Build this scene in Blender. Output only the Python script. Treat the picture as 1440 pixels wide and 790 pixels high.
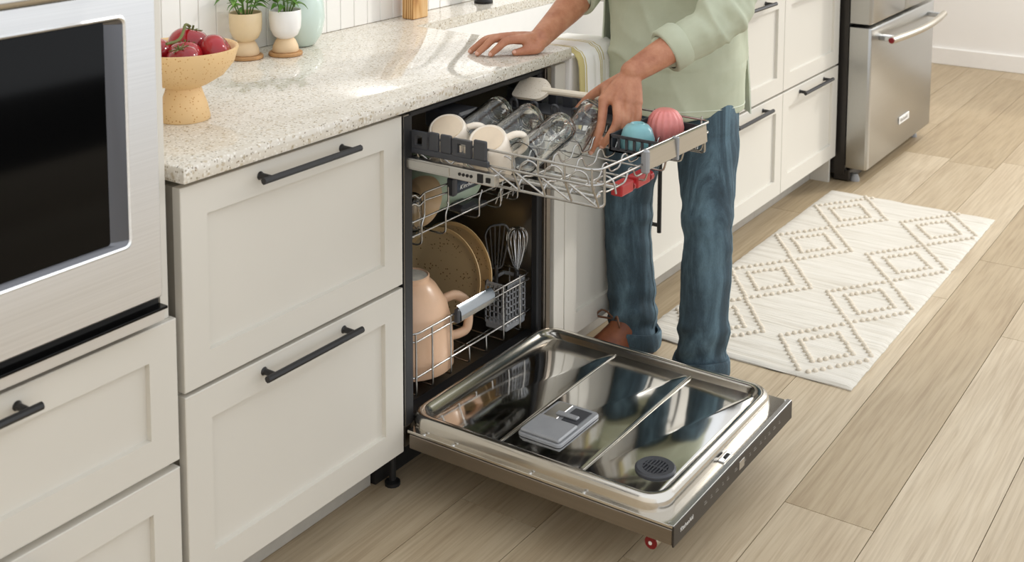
import bpy, bmesh, math, random, mathutils
import mathutils.bvhtree
from mathutils import Vector, Matrix, Quaternion, noise
random.seed(7)
R = math.radians
scene = bpy.context.scene
for o in list(bpy.data.objects): bpy.data.objects.remove(o)
COL = scene.collection

# ------------------------------------------------------------ camera
CAM = (-2.0065, -1.6597, 1.5472)
cd = bpy.data.cameras.new('camera'); cam = bpy.data.objects.new('camera', cd); COL.objects.link(cam)
F = Vector((0.83284142, 0.54295772, -0.10757361)); RT = Vector((0.54664426, -0.83734478, 0.0058115)); UP = Vector((0.0869208, 0.06364456, 0.99418014))
m = Matrix((RT, UP, -F)).transposed().to_4x4(); m.translation = CAM
cam.matrix_world = m
cd.sensor_width = 36; cd.lens = 1725.692/1440*36
cd.shift_x = (720-759.262)/1440; cd.shift_y = -(395+91.905)/1440
cd.clip_start = 0.05
cd.dof.use_dof = True; cd.dof.focus_distance = 2.95; cd.dof.aperture_fstop = 6.3
scene.camera = cam
# ------------------------------------------------------------ light
w = bpy.data.worlds.new('world'); scene.world = w; w.use_nodes = True
bg = w.node_tree.nodes['Background']; bg.inputs[0].default_value = (0.955, 0.988, 1.03, 1); bg.inputs[1].default_value = 1.24
sd = bpy.data.lights.new('sun', 'SUN'); sd.energy = 1.05; sd.angle = R(3.2); sd.color = (1.0, 0.98, 0.94)
sun = bpy.data.objects.new('sun', sd); COL.objects.link(sun)
EL = R(32); sdir = Vector((-.84*math.cos(EL), .543*math.cos(EL), -math.sin(EL)))
sun.rotation_euler = sdir.to_track_quat('-Z', 'Y').to_euler()
ad = bpy.data.lights.new('window_daylight', 'AREA'); ad.shape = 'RECTANGLE'; ad.size = 3.0; ad.size_y = 3.0; ad.energy = 170; ad.color = (1.0, 0.97, 0.93)
al = bpy.data.objects.new('window_daylight', ad); COL.objects.link(al); al.location = (8.6, -4.7, 3.9)
al.rotation_euler = Vector((-8.6, 4.6, -3.2)).to_track_quat('-Z', 'Y').to_euler()
cl = bpy.data.lights.new('far_end_fill', 'AREA'); cl.size = 1.2; cl.energy = 30; cl.color = (1.0, 0.96, 0.9)  # made-up fill lamp, added to brighten the far wall and floor
co = bpy.data.objects.new('far_end_fill', cl); COL.objects.link(co); co.location = (4.3, -1.0, 2.9)
vs = scene.view_settings; vs.view_transform = 'Standard'; vs.look = 'None'; vs.gamma = 1; vs.exposure = 0.0; vs.use_curve_mapping = False

# ------------------------------------------------------------ materials
def hexc(c):
    if isinstance(c, str):
        c = [int(c[i:i+2], 16)/255 for i in (1, 3, 5)]
        c = [x/12.92 if x <= .04045 else ((x+.055)/1.055)**2.4 for x in c]
    return (c[0], c[1], c[2], 1)
class Mat:
    def __init__(s, name, color='#808080', rough=.5, metal=0, **k):
        s.m = bpy.data.materials.new(name); s.m.use_nodes = True
        s.nt = s.m.node_tree; s.n = s.nt.nodes; s.l = s.nt.links
        s.b = s.n['Principled BSDF']; s.out = s.n['Material Output']
        s.b.inputs['Base Color'].default_value = hexc(color); s.b.inputs['Roughness'].default_value = rough; s.b.inputs['Metallic'].default_value = metal
        for kk, v in k.items(): s.b.inputs[kk.replace('_', ' ')].default_value = v
    def coord(s, scale=(1, 1, 1), kind='Object', rnd=False):
        tc = s.n.new('ShaderNodeTexCoord'); mp = s.n.new('ShaderNodeMapping'); mp.inputs['Scale'].default_value = scale
        s.l.new(tc.outputs[kind], mp.inputs['Vector'])
        if rnd:
            oi = s.n.new('ShaderNodeObjectInfo'); mu = s.n.new('ShaderNodeMath'); mu.operation = 'MULTIPLY'; mu.inputs[1].default_value = 37
            s.l.new(oi.outputs['Random'], mu.inputs[0]); cx = s.n.new('ShaderNodeCombineXYZ')
            for i in range(3): s.l.new(mu.outputs[0], cx.inputs[i])
            s.l.new(cx.outputs[0], mp.inputs['Location'])
        return mp.outputs[0]
    def noise(s, vec, scale=5, detail=4, rough=.5, dist=0):
        t = s.n.new('ShaderNodeTexNoise'); t.inputs['Scale'].default_value = scale; t.inputs['Detail'].default_value = detail; t.inputs['Roughness'].default_value = rough; t.inputs['Distortion'].default_value = dist
        s.l.new(vec, t.inputs['Vector']); return t.outputs['Fac']
    def voro(s, vec, scale=5, feat='F1', out='Distance', rand=1):
        t = s.n.new('ShaderNodeTexVoronoi'); t.feature = feat; t.inputs['Scale'].default_value = scale; t.inputs['Randomness'].default_value = rand
        s.l.new(vec, t.inputs['Vector']); return t.outputs[out]
    def ramp(s, fac, stops, interp='LINEAR'):
        t = s.n.new('ShaderNodeValToRGB'); t.color_ramp.interpolation = interp; e = t.color_ramp.elements
        while len(e) < len(stops): e.new(.5)
        for i, (p, c) in enumerate(stops): e[i].position = p; e[i].color = hexc(c)
        s.l.new(fac, t.inputs['Fac']); return t.outputs['Color']
    def mix(s, fac, a, b, mode='MIX'):
        t = s.n.new('ShaderNodeMix'); t.data_type = 'RGBA'; t.blend_type = mode
        for sock, v in ((t.inputs['Factor'], fac), (t.inputs[6], a), (t.inputs[7], b)):
            if isinstance(v, (int, float)): sock.default_value = v
            elif isinstance(v, (str, tuple, list)): sock.default_value = hexc(v)
            else: s.l.new(v, sock)
        return t.outputs[2]
    def math(s, op, a, b=0.0):
        t = s.n.new('ShaderNodeMath'); t.operation = op
        for i, v in enumerate((a, b)):
            if isinstance(v, (int, float)): t.inputs[i].default_value = v
            else: s.l.new(v, t.inputs[i])
        return t.outputs[0]
    def color(s, c): s.l.new(c, s.b.inputs['Base Color'])
    def rgh(s, c): s.l.new(c, s.b.inputs['Roughness'])
    def bump(s, h, strength=.2, dist=.002):
        t = s.n.new('ShaderNodeBump'); t.inputs['Strength'].default_value = strength; t.inputs['Distance'].default_value = dist
        s.l.new(h, t.inputs['Height']); s.l.new(t.outputs[0], s.b.inputs['Normal'])
M = {}
def plain(name, color, rough=.5, metal=0, var=.05, scale=30, bump=0, **k):
    a = Mat(name, color, rough, metal, **k); v = a.coord()
    f = a.noise(v, scale, 3); c = hexc(color)
    a.color(a.ramp(f, [(.3, tuple(x*(1-var) for x in c[:3])), (.7, tuple(min(1, x*(1+var)) for x in c[:3]))]))
    if bump: a.bump(f, bump, .001)
    M[name] = a.m; return a
plain('cabinet', '#d6d1c6', .42, var=.012, scale=3)
plain('cabinet_inside', '#8f897d', .6)
plain('toekick', '#b9b4aa', .5)
plain('black_handle', '#2b2a2a', .38, .3, scale=80)
plain('dark_plastic', '#3d3e42', .42, var=.08)
plain('grey_plastic', '#97989a', .4, .1)
plain('dark_gap', '#161412', .7)
plain('black_rubber', '#1a1a1b', .5)
plain('red_plastic', '#b0282c', .3, var=.08)
plain('red_badge', '#7c1016', .25, .2)
plain('white_print', '#e9e7e2', .5)
plain('grey_print', '#8d8880', .5)
plain('mug', '#f0e4d3', .32, var=.03)
plain('mug_base', '#e3cfb4', .5, var=.05)
plain('white_gloss', '#f4f1ec', .2, var=.01)
plain('pot_tan', '#e8cfa6', .25, var=.03)
plain('foot_clay', '#e3c7a0', .6, var=.05)
plain('soil', '#4a3526', .9, var=.3, scale=90)
plain('peach', '#dcb594', .3, var=.04)
plain('peach_base', '#ded7c9', .6, var=.1, scale=60)
plain('blue_glaze', '#7fb3b8', .22, var=.05)
plain('pink_glaze', '#e28a84', .3, var=.08)
plain('mint', '#b6c6ac', .25, var=.04)
plain('tan_bowl', '#cfae84', .3, var=.06)
plain('wall_paint', '#f8f5f0', .7, var=.01, scale=4)
plain('baseboard', '#f8f5f0', .5, var=.01)
plain('grout', '#cfc9bf', .9)
plain('tile', '#f2efe9', .12, var=.015, scale=6)
plain('stem', '#5d7a33', .5)
plain('vine', '#61662c', .6, var=.2)
plain('cork', '#b98d5e', .7, var=.15, scale=60)
plain('faucet_black', '#2c2a29', .3, .6)
plain('rubber_sole', '#3a2a20', .7)
plain('lace', '#6a4630', .7)
plain('silicone', '#eadfcb', .5, var=.02)
plain('turner', '#4a4948', .3, .8)
plain('hair', '#2a1d15', .6, var=.2)
plain('eye', '#f2efe9', .2)
plain('iris', '#33241a', .2)
plain('lips', '#a4604e', .5)
plain('stitch', '#a58a5c', .7)
def steel(name, color, rough, aniso_axis=None, amt=.06, bump=0):
    a = Mat(name, color, rough, 1.0)
    if aniso_axis:
        sc = {'x': (1.5, 300, 300), 'z': (300, 300, 1.5), 'y': (300, 1.5, 300)}[aniso_axis]
        f = a.noise(a.coord(sc), 1, 3)
        c = hexc(color)
        a.color(a.ramp(f, [(.25, tuple(x*(1-amt) for x in c[:3])), (.75, tuple(min(1, x*(1+amt)) for x in c[:3]))]))
        a.rgh(a.math('ADD', a.math('MULTIPLY', f, .1), rough-.05))
    M[name] = a.m; return a
steel('steel_brushed', '#eeeff0', .36, 'x')
steel('steel_fridge', '#b4b3af', .3, 'x', .04)
steel('steel_mirror', '#dad9d6', .09)
steel('steel_rim', '#d2cdc4', .17)
steel('steel_dark', '#8d8479', .4, 'y')
steel('steel_tub', '#a39e96', .28)
steel('wire', '#b9b7b3', .27)
steel('chrome', '#d8d9da', .12)
steel('rack_plate', '#a3a8ad', .14)
a = Mat('navy_plate', '#2b333d', .2, .5); M['navy_plate'] = a.m
steel('bezel', '#77777a', .2)  # steel darkened to carry the dark reflection in the bevel
steel('champagne', '#c2bbae', .33, 'x')
steel('rail_steel', '#c2c1be', .25)
steel('sink_steel', '#cfcdc9', .3, 'x')
# black oven glass
a = Mat('oven_glass', '#030303', .06, Specular_IOR_Level=.2); M['oven_glass'] = a.m
a = Mat('panel_dark', '#3b3733', .32, .5); M['panel_dark'] = a.m
# clear glass
a = Mat('glass', '#ffffff', .0); a.b.inputs['Transmission Weight'].default_value = 1; a.b.inputs['IOR'].default_value = 1.36; a.b.inputs['Base Color'].default_value = (.97, .985, .975, 1); M['glass'] = a.m
a = Mat('pane', '#ffffff', .0); a.b.inputs['Transmission Weight'].default_value = 1; a.b.inputs['IOR'].default_value = 1.02; M['pane'] = a.m
a = Mat('vase_glass', '#d9e9df', .12); a.b.inputs['Transmission Weight'].default_value = .1; a.b.inputs['Subsurface Weight'].default_value = 0; M['vase_glass'] = a.m
# quartz countertop
a = Mat('quartz', '#e9e3d6', .06, IOR=1.75); v = a.coord(); v2 = a.coord((1, 1, 1))
base = a.ramp(a.noise(v, 14, 5, .6), [(.3, '#d6cebf'), (.7, '#e0d9cc')])
def flecks(scale, lo, dens, col, base, seed):
    vv = a.coord((1, 1, 1.0)); add = a.n.new('ShaderNodeVectorMath'); add.operation = 'ADD'; add.inputs[1].default_value = (seed, seed*1.7, seed*.3); a.l.new(vv, add.inputs[0])
    d = a.voro(add.outputs[0], scale); cc = a.voro(add.outputs[0], scale, out='Color')
    sep = a.n.new('ShaderNodeSeparateColor'); a.l.new(cc, sep.inputs[0])
    dn = a.math('ADD', d, a.math('MULTIPLY', a.math('SUBTRACT', a.noise(add.outputs[0], scale*2.2, 2), .5), .5))
    k = a.math('MULTIPLY', a.math('LESS_THAN', dn, lo), a.math('GREATER_THAN', sep.outputs[0], dens))
    return a.mix(k, base, col)
c = flecks(90, .34, .5, '#c6b9a2', base, 1.3)
c = flecks(130, .34, .3, '#ebe6dc', c, 2.1)
c = flecks(170, .32, .72, '#a0947f', c, 4.7)
c = flecks(120, .2, .8, '#7f776a', c, 7.9)
c = flecks(140, .2, .92, '#775b3f', c, 9.4)
a.color(c); M['quartz'] = a.m
# speckled ceramics
def speck(name, col, dot, scale=170, rough=.5, th=.22, dens=.5):
    a = Mat(name, col, rough); v = a.coord()
    d = a.voro(v, scale); cc = a.voro(v, scale, out='Color'); sep = a.n.new('ShaderNodeSeparateColor'); a.l.new(cc, sep.inputs[0])
    k = a.math('MULTIPLY', a.math('LESS_THAN', d, th), a.math('GREATER_THAN', sep.outputs[0], dens))
    bs = a.ramp(a.noise(v, 9, 3), [(.3, tuple(x*.93 for x in hexc(col)[:3])), (.7, col)])
    a.color(a.mix(k, bs, dot)); M[name] = a.m; return a
speck('bowl_clay', '#f0cb94', '#c98f4c', 190, .55, .24, .45)
speck('silicone_speck', '#eadfcd', '#b9a17e', 260, .5, .25, .6)
a = speck('plate_face', '#d6ba8d', '#7d5a35', 130, .28, .26, .62)
plain('plate_rim', '#eac890', .35, var=.06)
# tomato, leaf
a = Mat('tomato', '#b3141d', .16); v = a.coord(); a.color(a.ramp(a.noise(v, 14, 2), [(.3, '#7f0c14'), (.7, '#ac161f')])); a.b.inputs['Coat Weight'].default_value = .3; M['tomato'] = a.m
a = Mat('leaf', '#5d8f35', .4); v = a.coord((1, 1, 1), rnd=True); a.color(a.ramp(a.noise(v, 18, 3), [(.25, '#3d6f25'), (.75, '#86b24c')])); a.b.inputs['Subsurface Weight'].default_value = 0; M['leaf'] = a.m
# wood floor
a = Mat('oak_floor', '#c0a684', .42)
v = a.coord((1.2, 9, 9), rnd=True); wv = a.coord((2.2, 60, 60), rnd=True)
f1 = a.noise(v, 1.6, 5, .55, 1.2); f2 = a.noise(wv, 1.8, 4, .6, .3)
c1 = a.ramp(f1, [(.25, '#b5a186'), (.5, '#c8b79c'), (.75, '#d5c6ad')])
c2 = a.ramp(f2, [(.3, '#9a8467'), (.55, '#c6b497'), (.8, '#d7c8ae')])
cc = a.mix(.5, c1, c2)
oi = a.n.new('ShaderNodeObjectInfo'); tint = a.ramp(oi.outputs['Random'], [(0, '#dcd5c8'), (1, '#ffffff')])
a.color(a.mix(1.0, cc, tint, 'MULTIPLY')); a.bump(f2, .12, .002); M['oak_floor'] = a.m
a = Mat('oak_block', '#c79a5e', .5); v = a.coord((30, 30, 3))
wv = a.n.new('ShaderNodeTexWave'); wv.wave_type = 'RINGS'; wv.inputs['Scale'].default_value = 1.3; wv.inputs['Distortion'].default_value = 5; wv.inputs['Detail'].default_value = 3; a.l.new(v, wv.inputs[0])
a.color(a.ramp(wv.outputs['Fac'], [(.1, '#a8733a'), (.5, '#cf9f62'), (.9, '#ddb680')])); M['oak_block'] = a.m
# rug
a = Mat('rug', '#efe8dc', .95); v = a.coord((1, .05, 1))
f = a.noise(v, 60, 4, .65); v3 = a.coord()
a.color(a.ramp(f, [(.25, '#c6beaf'), (.5, '#d8d2c6'), (.8, '#e1dcd2')]))
a.bump(f, .8, .006); M['rug'] = a.m
plain('rug_dot', '#d9cebc', .95, var=.06, scale=120)
# cloth
def cloth(name, c0, c1, sc=14, weave=900, rough=.85, bs=.25):
    a = Mat(name, c0, rough); v = a.coord(); f = a.noise(v, sc, 5, .6); g = a.noise(v, weave, 2)
    a.color(a.mix(.25, a.ramp(f, [(.3, c0), (.7, c1)]), a.ramp(g, [(.3, c0), (.7, c1)])))
    a.bump(g, bs, .0006); M[name] = a.m; return a
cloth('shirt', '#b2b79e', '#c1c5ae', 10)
cloth('shirt_lit', '#d3d8c6', '#dde1d2', 10)  # paler copy of the shirt cloth, sunlight on the back put into colour
cloth('towel', '#f3f0ea', '#f9f7f3', 10, 600)
cloth('towel_stripe', '#c9b878', '#d6c890', 10, 600)
a = Mat('denim', '#3f5f78', .85); v = a.coord((1.4, 1.4, .3)); v2 = a.coord((260, 260, 40)); vb = a.coord((1, 1, .6))
f = a.noise(v, 9, 6, .66, .6); g = a.noise(v2, 4, 2)
c = a.ramp(f, [(.28, '#2e3a40'), (.5, '#4a5c66'), (.74, '#819aa5')])
c = a.mix(.5, c, a.ramp(g, [(.35, '#3a474d'), (.65, '#7b909a')]), 'SOFT_LIGHT'); a.color(c); a.bump(g, .3, .0008); M['denim'] = a.m
cloth('denim_cuff', '#5d6f78', '#7d929b', 16, 700)
a = Mat('leather', '#8a4f2e', .5); v = a.coord(); a.color(a.ramp(a.noise(v, 22, 5), [(.3, '#70391f'), (.7, '#9a5c38')])); a.bump(a.noise(v, 120, 3), .2, .001); M['leather'] = a.m
a = Mat('skin', '#b97c5a', .48); v = a.coord()
f = a.noise(v, 24, 5, .6); g = a.noise(v, 160, 3)
a.color(a.ramp(f, [(.25, '#a06448'), (.5, '#b87d5e'), (.75, '#c99272')])); a.bump(g, .25, .0012); a.b.inputs['Subsurface Weight'].default_value = .12; a.b.inputs['Subsurface Radius'].default_value = (.01, .004, .002); M['skin'] = a.m
a = Mat('nail', '#d3a08a', .3); M['nail'] = a.m

# ------------------------------------------------------------ mesh helpers
def frames(pts, hint=Vector((0, 0, 1))):
    pts = [Vector(p) for p in pts]; n = len(pts); T = []
    for i in range(n):
        t = (pts[min(i+1, n-1)]-pts[max(i-1, 0)]); T.append(t.normalized() if t.length > 1e-9 else Vector((0, 0, 1)))
    h = hint
    if abs(T[0].dot(h)) > .95: h = Vector((1, 0, 0)) if abs(T[0].x) < .9 else Vector((0, 1, 0))
    u = (h-T[0]*h.dot(T[0])).normalized(); U = [u]
    for i in range(1, n):
        u = T[i-1].rotation_difference(T[i]) @ U[-1]; u = (u-T[i]*u.dot(T[i])).normalized(); U.append(u)
    return pts, T, U
class B:
    def __init__(s): s.bm = bmesh.new()
    def box(s, x0, x1, y0, y1, z0, z1, bev=0, seg=1):
        b2 = bmesh.new() if bev else s.bm
        r = bmesh.ops.create_cube(b2, size=1)
        for vtx in r['verts']: vtx.co = Vector((x0+(vtx.co.x+.5)*(x1-x0), y0+(vtx.co.y+.5)*(y1-y0), z0+(vtx.co.z+.5)*(z1-z0)))
        if bev:
            bmesh.ops.bevel(b2, geom=list(b2.edges), offset=bev, segments=seg, affect='EDGES', profile=.5); s.merge(b2)
        return s
    def merge(s, b2, mat=None):
        me = bpy.data.meshes.new('t'); b2.to_mesh(me); b2.free()
        if mat is not None: me.transform(mat)
        s.bm.from_mesh(me); bpy.data.meshes.remove(me)
    def loft(s, loops, cap0=True, cap1=True, closed=True):
        V = [[s.bm.verts.new(p) for p in lp] for lp in loops]; n = len(loops[0])
        for a_, b_ in zip(V[:-1], V[1:]):
            for i in range(n if closed else n-1):
                j = (i+1) % n
                s.bm.faces.new((a_[i], a_[j], b_[j], b_[i]))
        if cap0: s.bm.faces.new(list(reversed(V[0])))
        if cap1: s.bm.faces.new(V[-1])
        return s
    def tube(s, pts, r, seg=8, hint=Vector((0, 0, 1)), closed=False, flat=1.0):
        if closed:
            pts = [Vector(p) for p in pts]; P2 = pts+[pts[0]]
        else: P2 = pts
        pts, T, U = frames(P2, hint); loops = []
        for i, p in enumerate(pts):
            rr = r[i] if isinstance(r, (list, tuple)) else r
            ra, rb = rr if isinstance(rr, (list, tuple)) else (rr, rr*flat)
            v_ = T[i].cross(U[i])
            loops.append([p+U[i]*rb*math.cos(2*math.pi*k/seg)+v_*ra*math.sin(2*math.pi*k/seg) for k in range(seg)])
        s.loft(loops); return s
    def lathe(s, prof, seg=28, mat=Matrix()):
        loops = []
        V = []
        for r_, z_ in prof:
            if r_ < 1e-6: V.append([s.bm.verts.new(mat @ Vector((0, 0, z_)))])
            else: V.append([s.bm.verts.new(mat @ Vector((r_*math.cos(2*math.pi*k/seg), r_*math.sin(2*math.pi*k/seg), z_))) for k in range(seg)])
        for a_, b_ in zip(V[:-1], V[1:]):
            for k in range(seg):
                j = (k+1) % seg
                if len(a_) == 1 and len(b_) == 1: continue
                if len(a_) == 1: s.bm.faces.new((a_[0], b_[j], b_[k]))
                elif len(b_) == 1: s.bm.faces.new((a_[k], a_[j], b_[0]))
                else: s.bm.faces.new((a_[k], a_[j], b_[j], b_[k]))
        return s
    def sphere(s, c, r, seg=16, mat=None):
        mt = (mat or Matrix()).copy(); rr = r if isinstance(r, (tuple, list)) else (r, r, r)
        full = Matrix.Translation(c) @ mt @ Matrix.Diagonal((*rr, 1)); nv = max(6, seg*2//3)
        return s.lathe([(math.sin(math.pi*k/nv) if 0 < k < nv else 0, -math.cos(math.pi*k/nv)) for k in range(nv+1)], seg, full)
    def mesh(s, name, mat, smooth=35):
        bmesh.ops.recalc_face_normals(s.bm, faces=list(s.bm.faces))
        me = bpy.data.meshes.new(name); s.bm.to_mesh(me); s.bm.free()
        if mat: me.materials.append(M[mat] if isinstance(mat, str) else mat)
        if smooth:
            me.polygons.foreach_set('use_smooth', [True]*len(me.polygons)); me.set_sharp_from_angle(angle=R(smooth))
        return me
    def obj(s, name, mat, parent=None, smooth=35, **tags):
        return link(name, s.mesh(name, mat, smooth), parent, **tags)
def link(name, me, parent=None, **tags):
    o = bpy.data.objects.new(name, me); COL.objects.link(o)
    if parent: setpar(o, parent)
    for k, v_ in tags.items(): o[k] = v_
    return o
ORG = {}
def setpar(o, p):
    o.parent = p
    org = Vector((0, 0, 0)); q = p
    while q is not None: org += q.location; q = q.parent
    o.matrix_parent_inverse = Matrix.Translation(-org) if p.type == 'EMPTY' else Matrix()
def thing(name, label, cat, loc=(0, 0, 0), group=None):
    o = bpy.data.objects.new(name, None); COL.objects.link(o); o.location = loc; o.empty_display_size = .05
    o['label'] = label; o['category'] = cat
    if group: o['group'] = group
    return o
def tag(o, label, cat, group=None):
    o['label'] = label; o['category'] = cat
    if group: o['group'] = group
    return o
def evalmesh(me, mods):
    o = bpy.data.objects.new('tmp', me); COL.objects.link(o)
    for typ, kw in mods:
        md = o.modifiers.new('m', typ)
        for k, v_ in kw.items(): setattr(md, k, v_)
    dg = bpy.context.evaluated_depsgraph_get(); out = bpy.data.meshes.new_from_object(o.evaluated_get(dg))
    bpy.data.objects.remove(o); return out
def text(name, s, size, mat, origin, xdir, ydir, parent, depth=.0004):
    cu = bpy.data.curves.new(name, 'FONT'); cu.body = s; cu.size = size; cu.extrude = depth; cu.resolution_u = 2
    me = evalmesh(cu, []); x = Vector(xdir).normalized(); y = Vector(ydir).normalized(); z = x.cross(y)
    mt = Matrix((x, y, z)).transposed().to_4x4(); mt.translation = origin
    me.transform(mt); me.materials.clear(); me.materials.append(M[mat]); return link(name, me, parent)
def rrect(x0, x1, y0, y1, r, z, n=6):
    out = []
    for cx, cy, a0 in ((x1-r, y1-r, 0), (x0+r, y1-r, 90), (x0+r, y0+r, 180), (x1-r, y0+r, 270)):
        for k in range(n+1):
            t = R(a0+90*k/n); out.append(Vector((cx+r*math.cos(t), cy+r*math.sin(t), z)))
    return out
def axis_mat(p, d):
    q = Vector((0, 0, 1)).rotation_difference(Vector(d).normalized()); mt = q.to_matrix().to_4x4(); mt.translation = p; return mt
def fillet(pts, r=.01, n=3):
    pts = [Vector(p) for p in pts]; out = [pts[0]]
    for i in range(1, len(pts)-1):
        a_, b_, c_ = pts[i-1], pts[i], pts[i+1]; d0 = (a_-b_); d1 = (c_-b_); rr = min(r, d0.length*.45, d1.length*.45)
        p0 = b_+d0.normalized()*rr; p1 = b_+d1.normalized()*rr
        for k in range(n+1):
            t = k/n; out.append(p0*(1-t)**2+b_*2*t*(1-t)+p1*t*t)
    out.append(pts[-1]); return out

# ------------------------------------------------------------ the setting
fl = B().box(-3.2, 5.6, -4.2, .75, -.05, -.012).obj('floor', 'dark_gap', smooth=0); fl['kind'] = 'structure'
PW = .2025; g = .0009
def plank(x0, x1, y0):
    b = B().box(x0+g, x1-g, y0+g, y0+PW-g, -.012, 0); o = b.obj('plank', 'oak_floor', None, 0)
    me = o.data; c = Vector(((x0+x1)/2, y0, 0)); me.transform(Matrix.Translation(-c)); o.location = c
    o.parent = fl
rr = random.Random(3)
for k in range(-10, 8):
    y0 = -.914+PW*k
    first = .46 if k == 0 else -1.4+rr.random()*1.5
    xs = [first]
    while xs[0] > -2.6: xs.insert(0, xs[0]-(1.5+rr.random()*.4))
    while xs[-1] < 5.4: xs.append(xs[-1]+(1.6+rr.random()*.3 if k else 1.75))
    for a_, b_ in zip(xs[:-1], xs[1:]): plank(a_, min(b_, 5.45), y0)
YW = .645
wb = B().box(-2.9, 5.47, YW, YW+.1, 0, 2.6).obj('wall_back', 'grout', smooth=0); wb['kind'] = 'structure'
tile_me = B().box(.0006, .0554, -.007, 0, .0008, .2992, .0015).mesh('tile', 'tile', 30)
x = -.612
for row in range(2):
    for i in range(60):
        o = link('tile', tile_me, wb); o.location = (x+i*.056, YW, .914+.3*row)
o = B().box(-3.0, -2.9, -4.2, YW+.1, 0, 2.8).obj('wall_left_blocker', 'wall_paint', smooth=0); o['kind'] = 'structure'  # unseen wall, added to block ambient light from the left
wr = B()
WY0, WY1, WZ0, WZ1 = -3.47, -.62, .75, 5.2  # unseen window, opening stretched tall so the sun reaches the counter
wr.box(5.37, 5.47, -6.2, WY0, 0, 5.4); wr.box(5.37, 5.47, WY1, YW+.1, 0, 5.4)
wr.box(5.37, 5.47, WY0, WY1, 0, WZ0); wr.box(5.37, 5.47, WY0, WY1, WZ1, 5.4)
o = wr.obj('wall_right', 'wall_paint', smooth=0); o['kind'] = 'structure'
o = B().box(5.355, 5.37, -4.2, YW, 0, .1, .003).obj('baseboard_right', 'baseboard', smooth=0); o['kind'] = 'structure'
wn = B(); t = .04
wn.box(5.4, 5.45, WY0, WY0+t, WZ0, WZ1); wn.box(5.4, 5.45, WY1-t, WY1, WZ0, WZ1); wn.box(5.4, 5.45, WY0, WY1, WZ0, WZ0+t); wn.box(5.4, 5.45, WY0, WY1, WZ1-t, WZ1)
o = wn.obj('window_1', 'white_gloss', smooth=0); o['kind'] = 'structure'

# ------------------------------------------------------------ cabinets
def front(x0, x1, z0, z1, y=0., t=.02, bw=.06, rec=.010):
    """shaker front: bevelled frame and recessed panel; faces -Y"""
    b = B(); c = .0012
    def lp(i, yy): return [Vector((x0+i, yy, z0+i)), Vector((x1-i, yy, z0+i)), Vector((x1-i, yy, z1-i)), Vector((x0+i, yy, z1-i))]
    b.loft([lp(0, y+t), lp(0, y+c), lp(c, y), lp(bw, y), lp(bw+.0012, y+rec), lp(bw+.01, y+rec)])
    return b
def handle(parent, xc, zc, L=.268, vertical=False, y=0.):
    b = B(); d = .031
    e = Vector((0, 0, L/2)) if vertical else Vector((L/2, 0, 0)); c = Vector((xc, y-d, zc))
    b.tube([c-e, c+e], .0068, 8)
    for sg in (-1, 1):
        p = c+e*(sg*(1-.044/L))
        b.lathe([(.0085, 0), (.0062, .004), (.0058, d)], 12, axis_mat((p.x, y, p.z), (0, -1, 0)))
    return b.obj('handle', 'black_handle', parent, 20)
def cabinet(name, label, x0, x1, z_fronts, toe=True, hl=.268):
    t = thing(name, label, 'cabinet', ((x0+x1)/2, .3, 0))
    B().box(x0+.003, x1-.003, .021, .62, .105, .872).obj('body', 'cabinet_inside', t, 0)
    if toe: B().box(x0, x1, .1, .12, 0, .108).obj('toe_kick', 'toekick', t, 0)
    for z0, z1 in z_fronts:
        d = front(x0+.0015, x1-.0015, z0, z1).obj('drawer', 'cabinet', t, 20)
        handle(d, (x0+x1)/2, z1-.0245, hl)
    return t
ZF = [(.497, .872), (.1112, .4885)]
cabinet('drawer_cabinet', 'greige two-drawer base cabinet with black bar handles beside the open dishwasher', -.6074, 0, ZF)
cabinet('drawer_cabinet', 'far greige two-drawer cabinet right of the sink, directly behind the person', 1.55, 2.1775, ZF, True, .3)
c3 = cabinet('drawer_cabinet', 'greige two-drawer cabinet standing next to the refrigerator', 2.1785, 2.768, ZF, True, .3)
B().box(2.752, 2.768, .022, .6, 0, .108).obj('end_panel', 'cabinet', c3, 0)
# sink cabinet with two doors
t = thing('sink_cabinet', 'greige two-door sink cabinet behind the legs of the person', 'cabinet', (1.08, .3, 0))
B().box(.626, 1.547, .021, .62, .105, .66).obj('body', 'cabinet_inside', t, 0)
B().box(.612, 1.55, .1, .12, 0, .108).obj('toe_kick', 'toekick', t, 0)
B().box(.618, .668, .001, .02, .111, .872, .0012).obj('filler_strip', 'cabinet', t, 0)
B().box(.668, 1.549, .021, .04, .64, .68).obj('rail', 'cabinet', t, 0)
for x0, x1, hx in ((.67, 1.11, 1.073), (1.113, 1.548, 1.15)):
    d = front(x0, x1, .1112, .66).obj('door', 'cabinet', t, 20); handle(d, hx, .41, .268, True)
# tall oven cabinet
t = thing('oven_cabinet', 'tall greige cabinet housing the wall oven, with drawers beneath it', 'cabinet', (-1.03, .3, 0))
B().box(-1.45, -.628, .021, .6, .0, .645).box(-1.45, -1.44, .0, .6, .645, 2.2).box(-.645, -.628, .012, .6, .645, 2.2).obj('body', 'cabinet', t, 0)
for z0, z1 in ((.383, .644), (.108, .369)):
    d = front(-1.449, -.6215, z0, z1).obj('drawer', 'cabinet', t, 20); handle(d, -1.035, z1-.029, .25)
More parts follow.
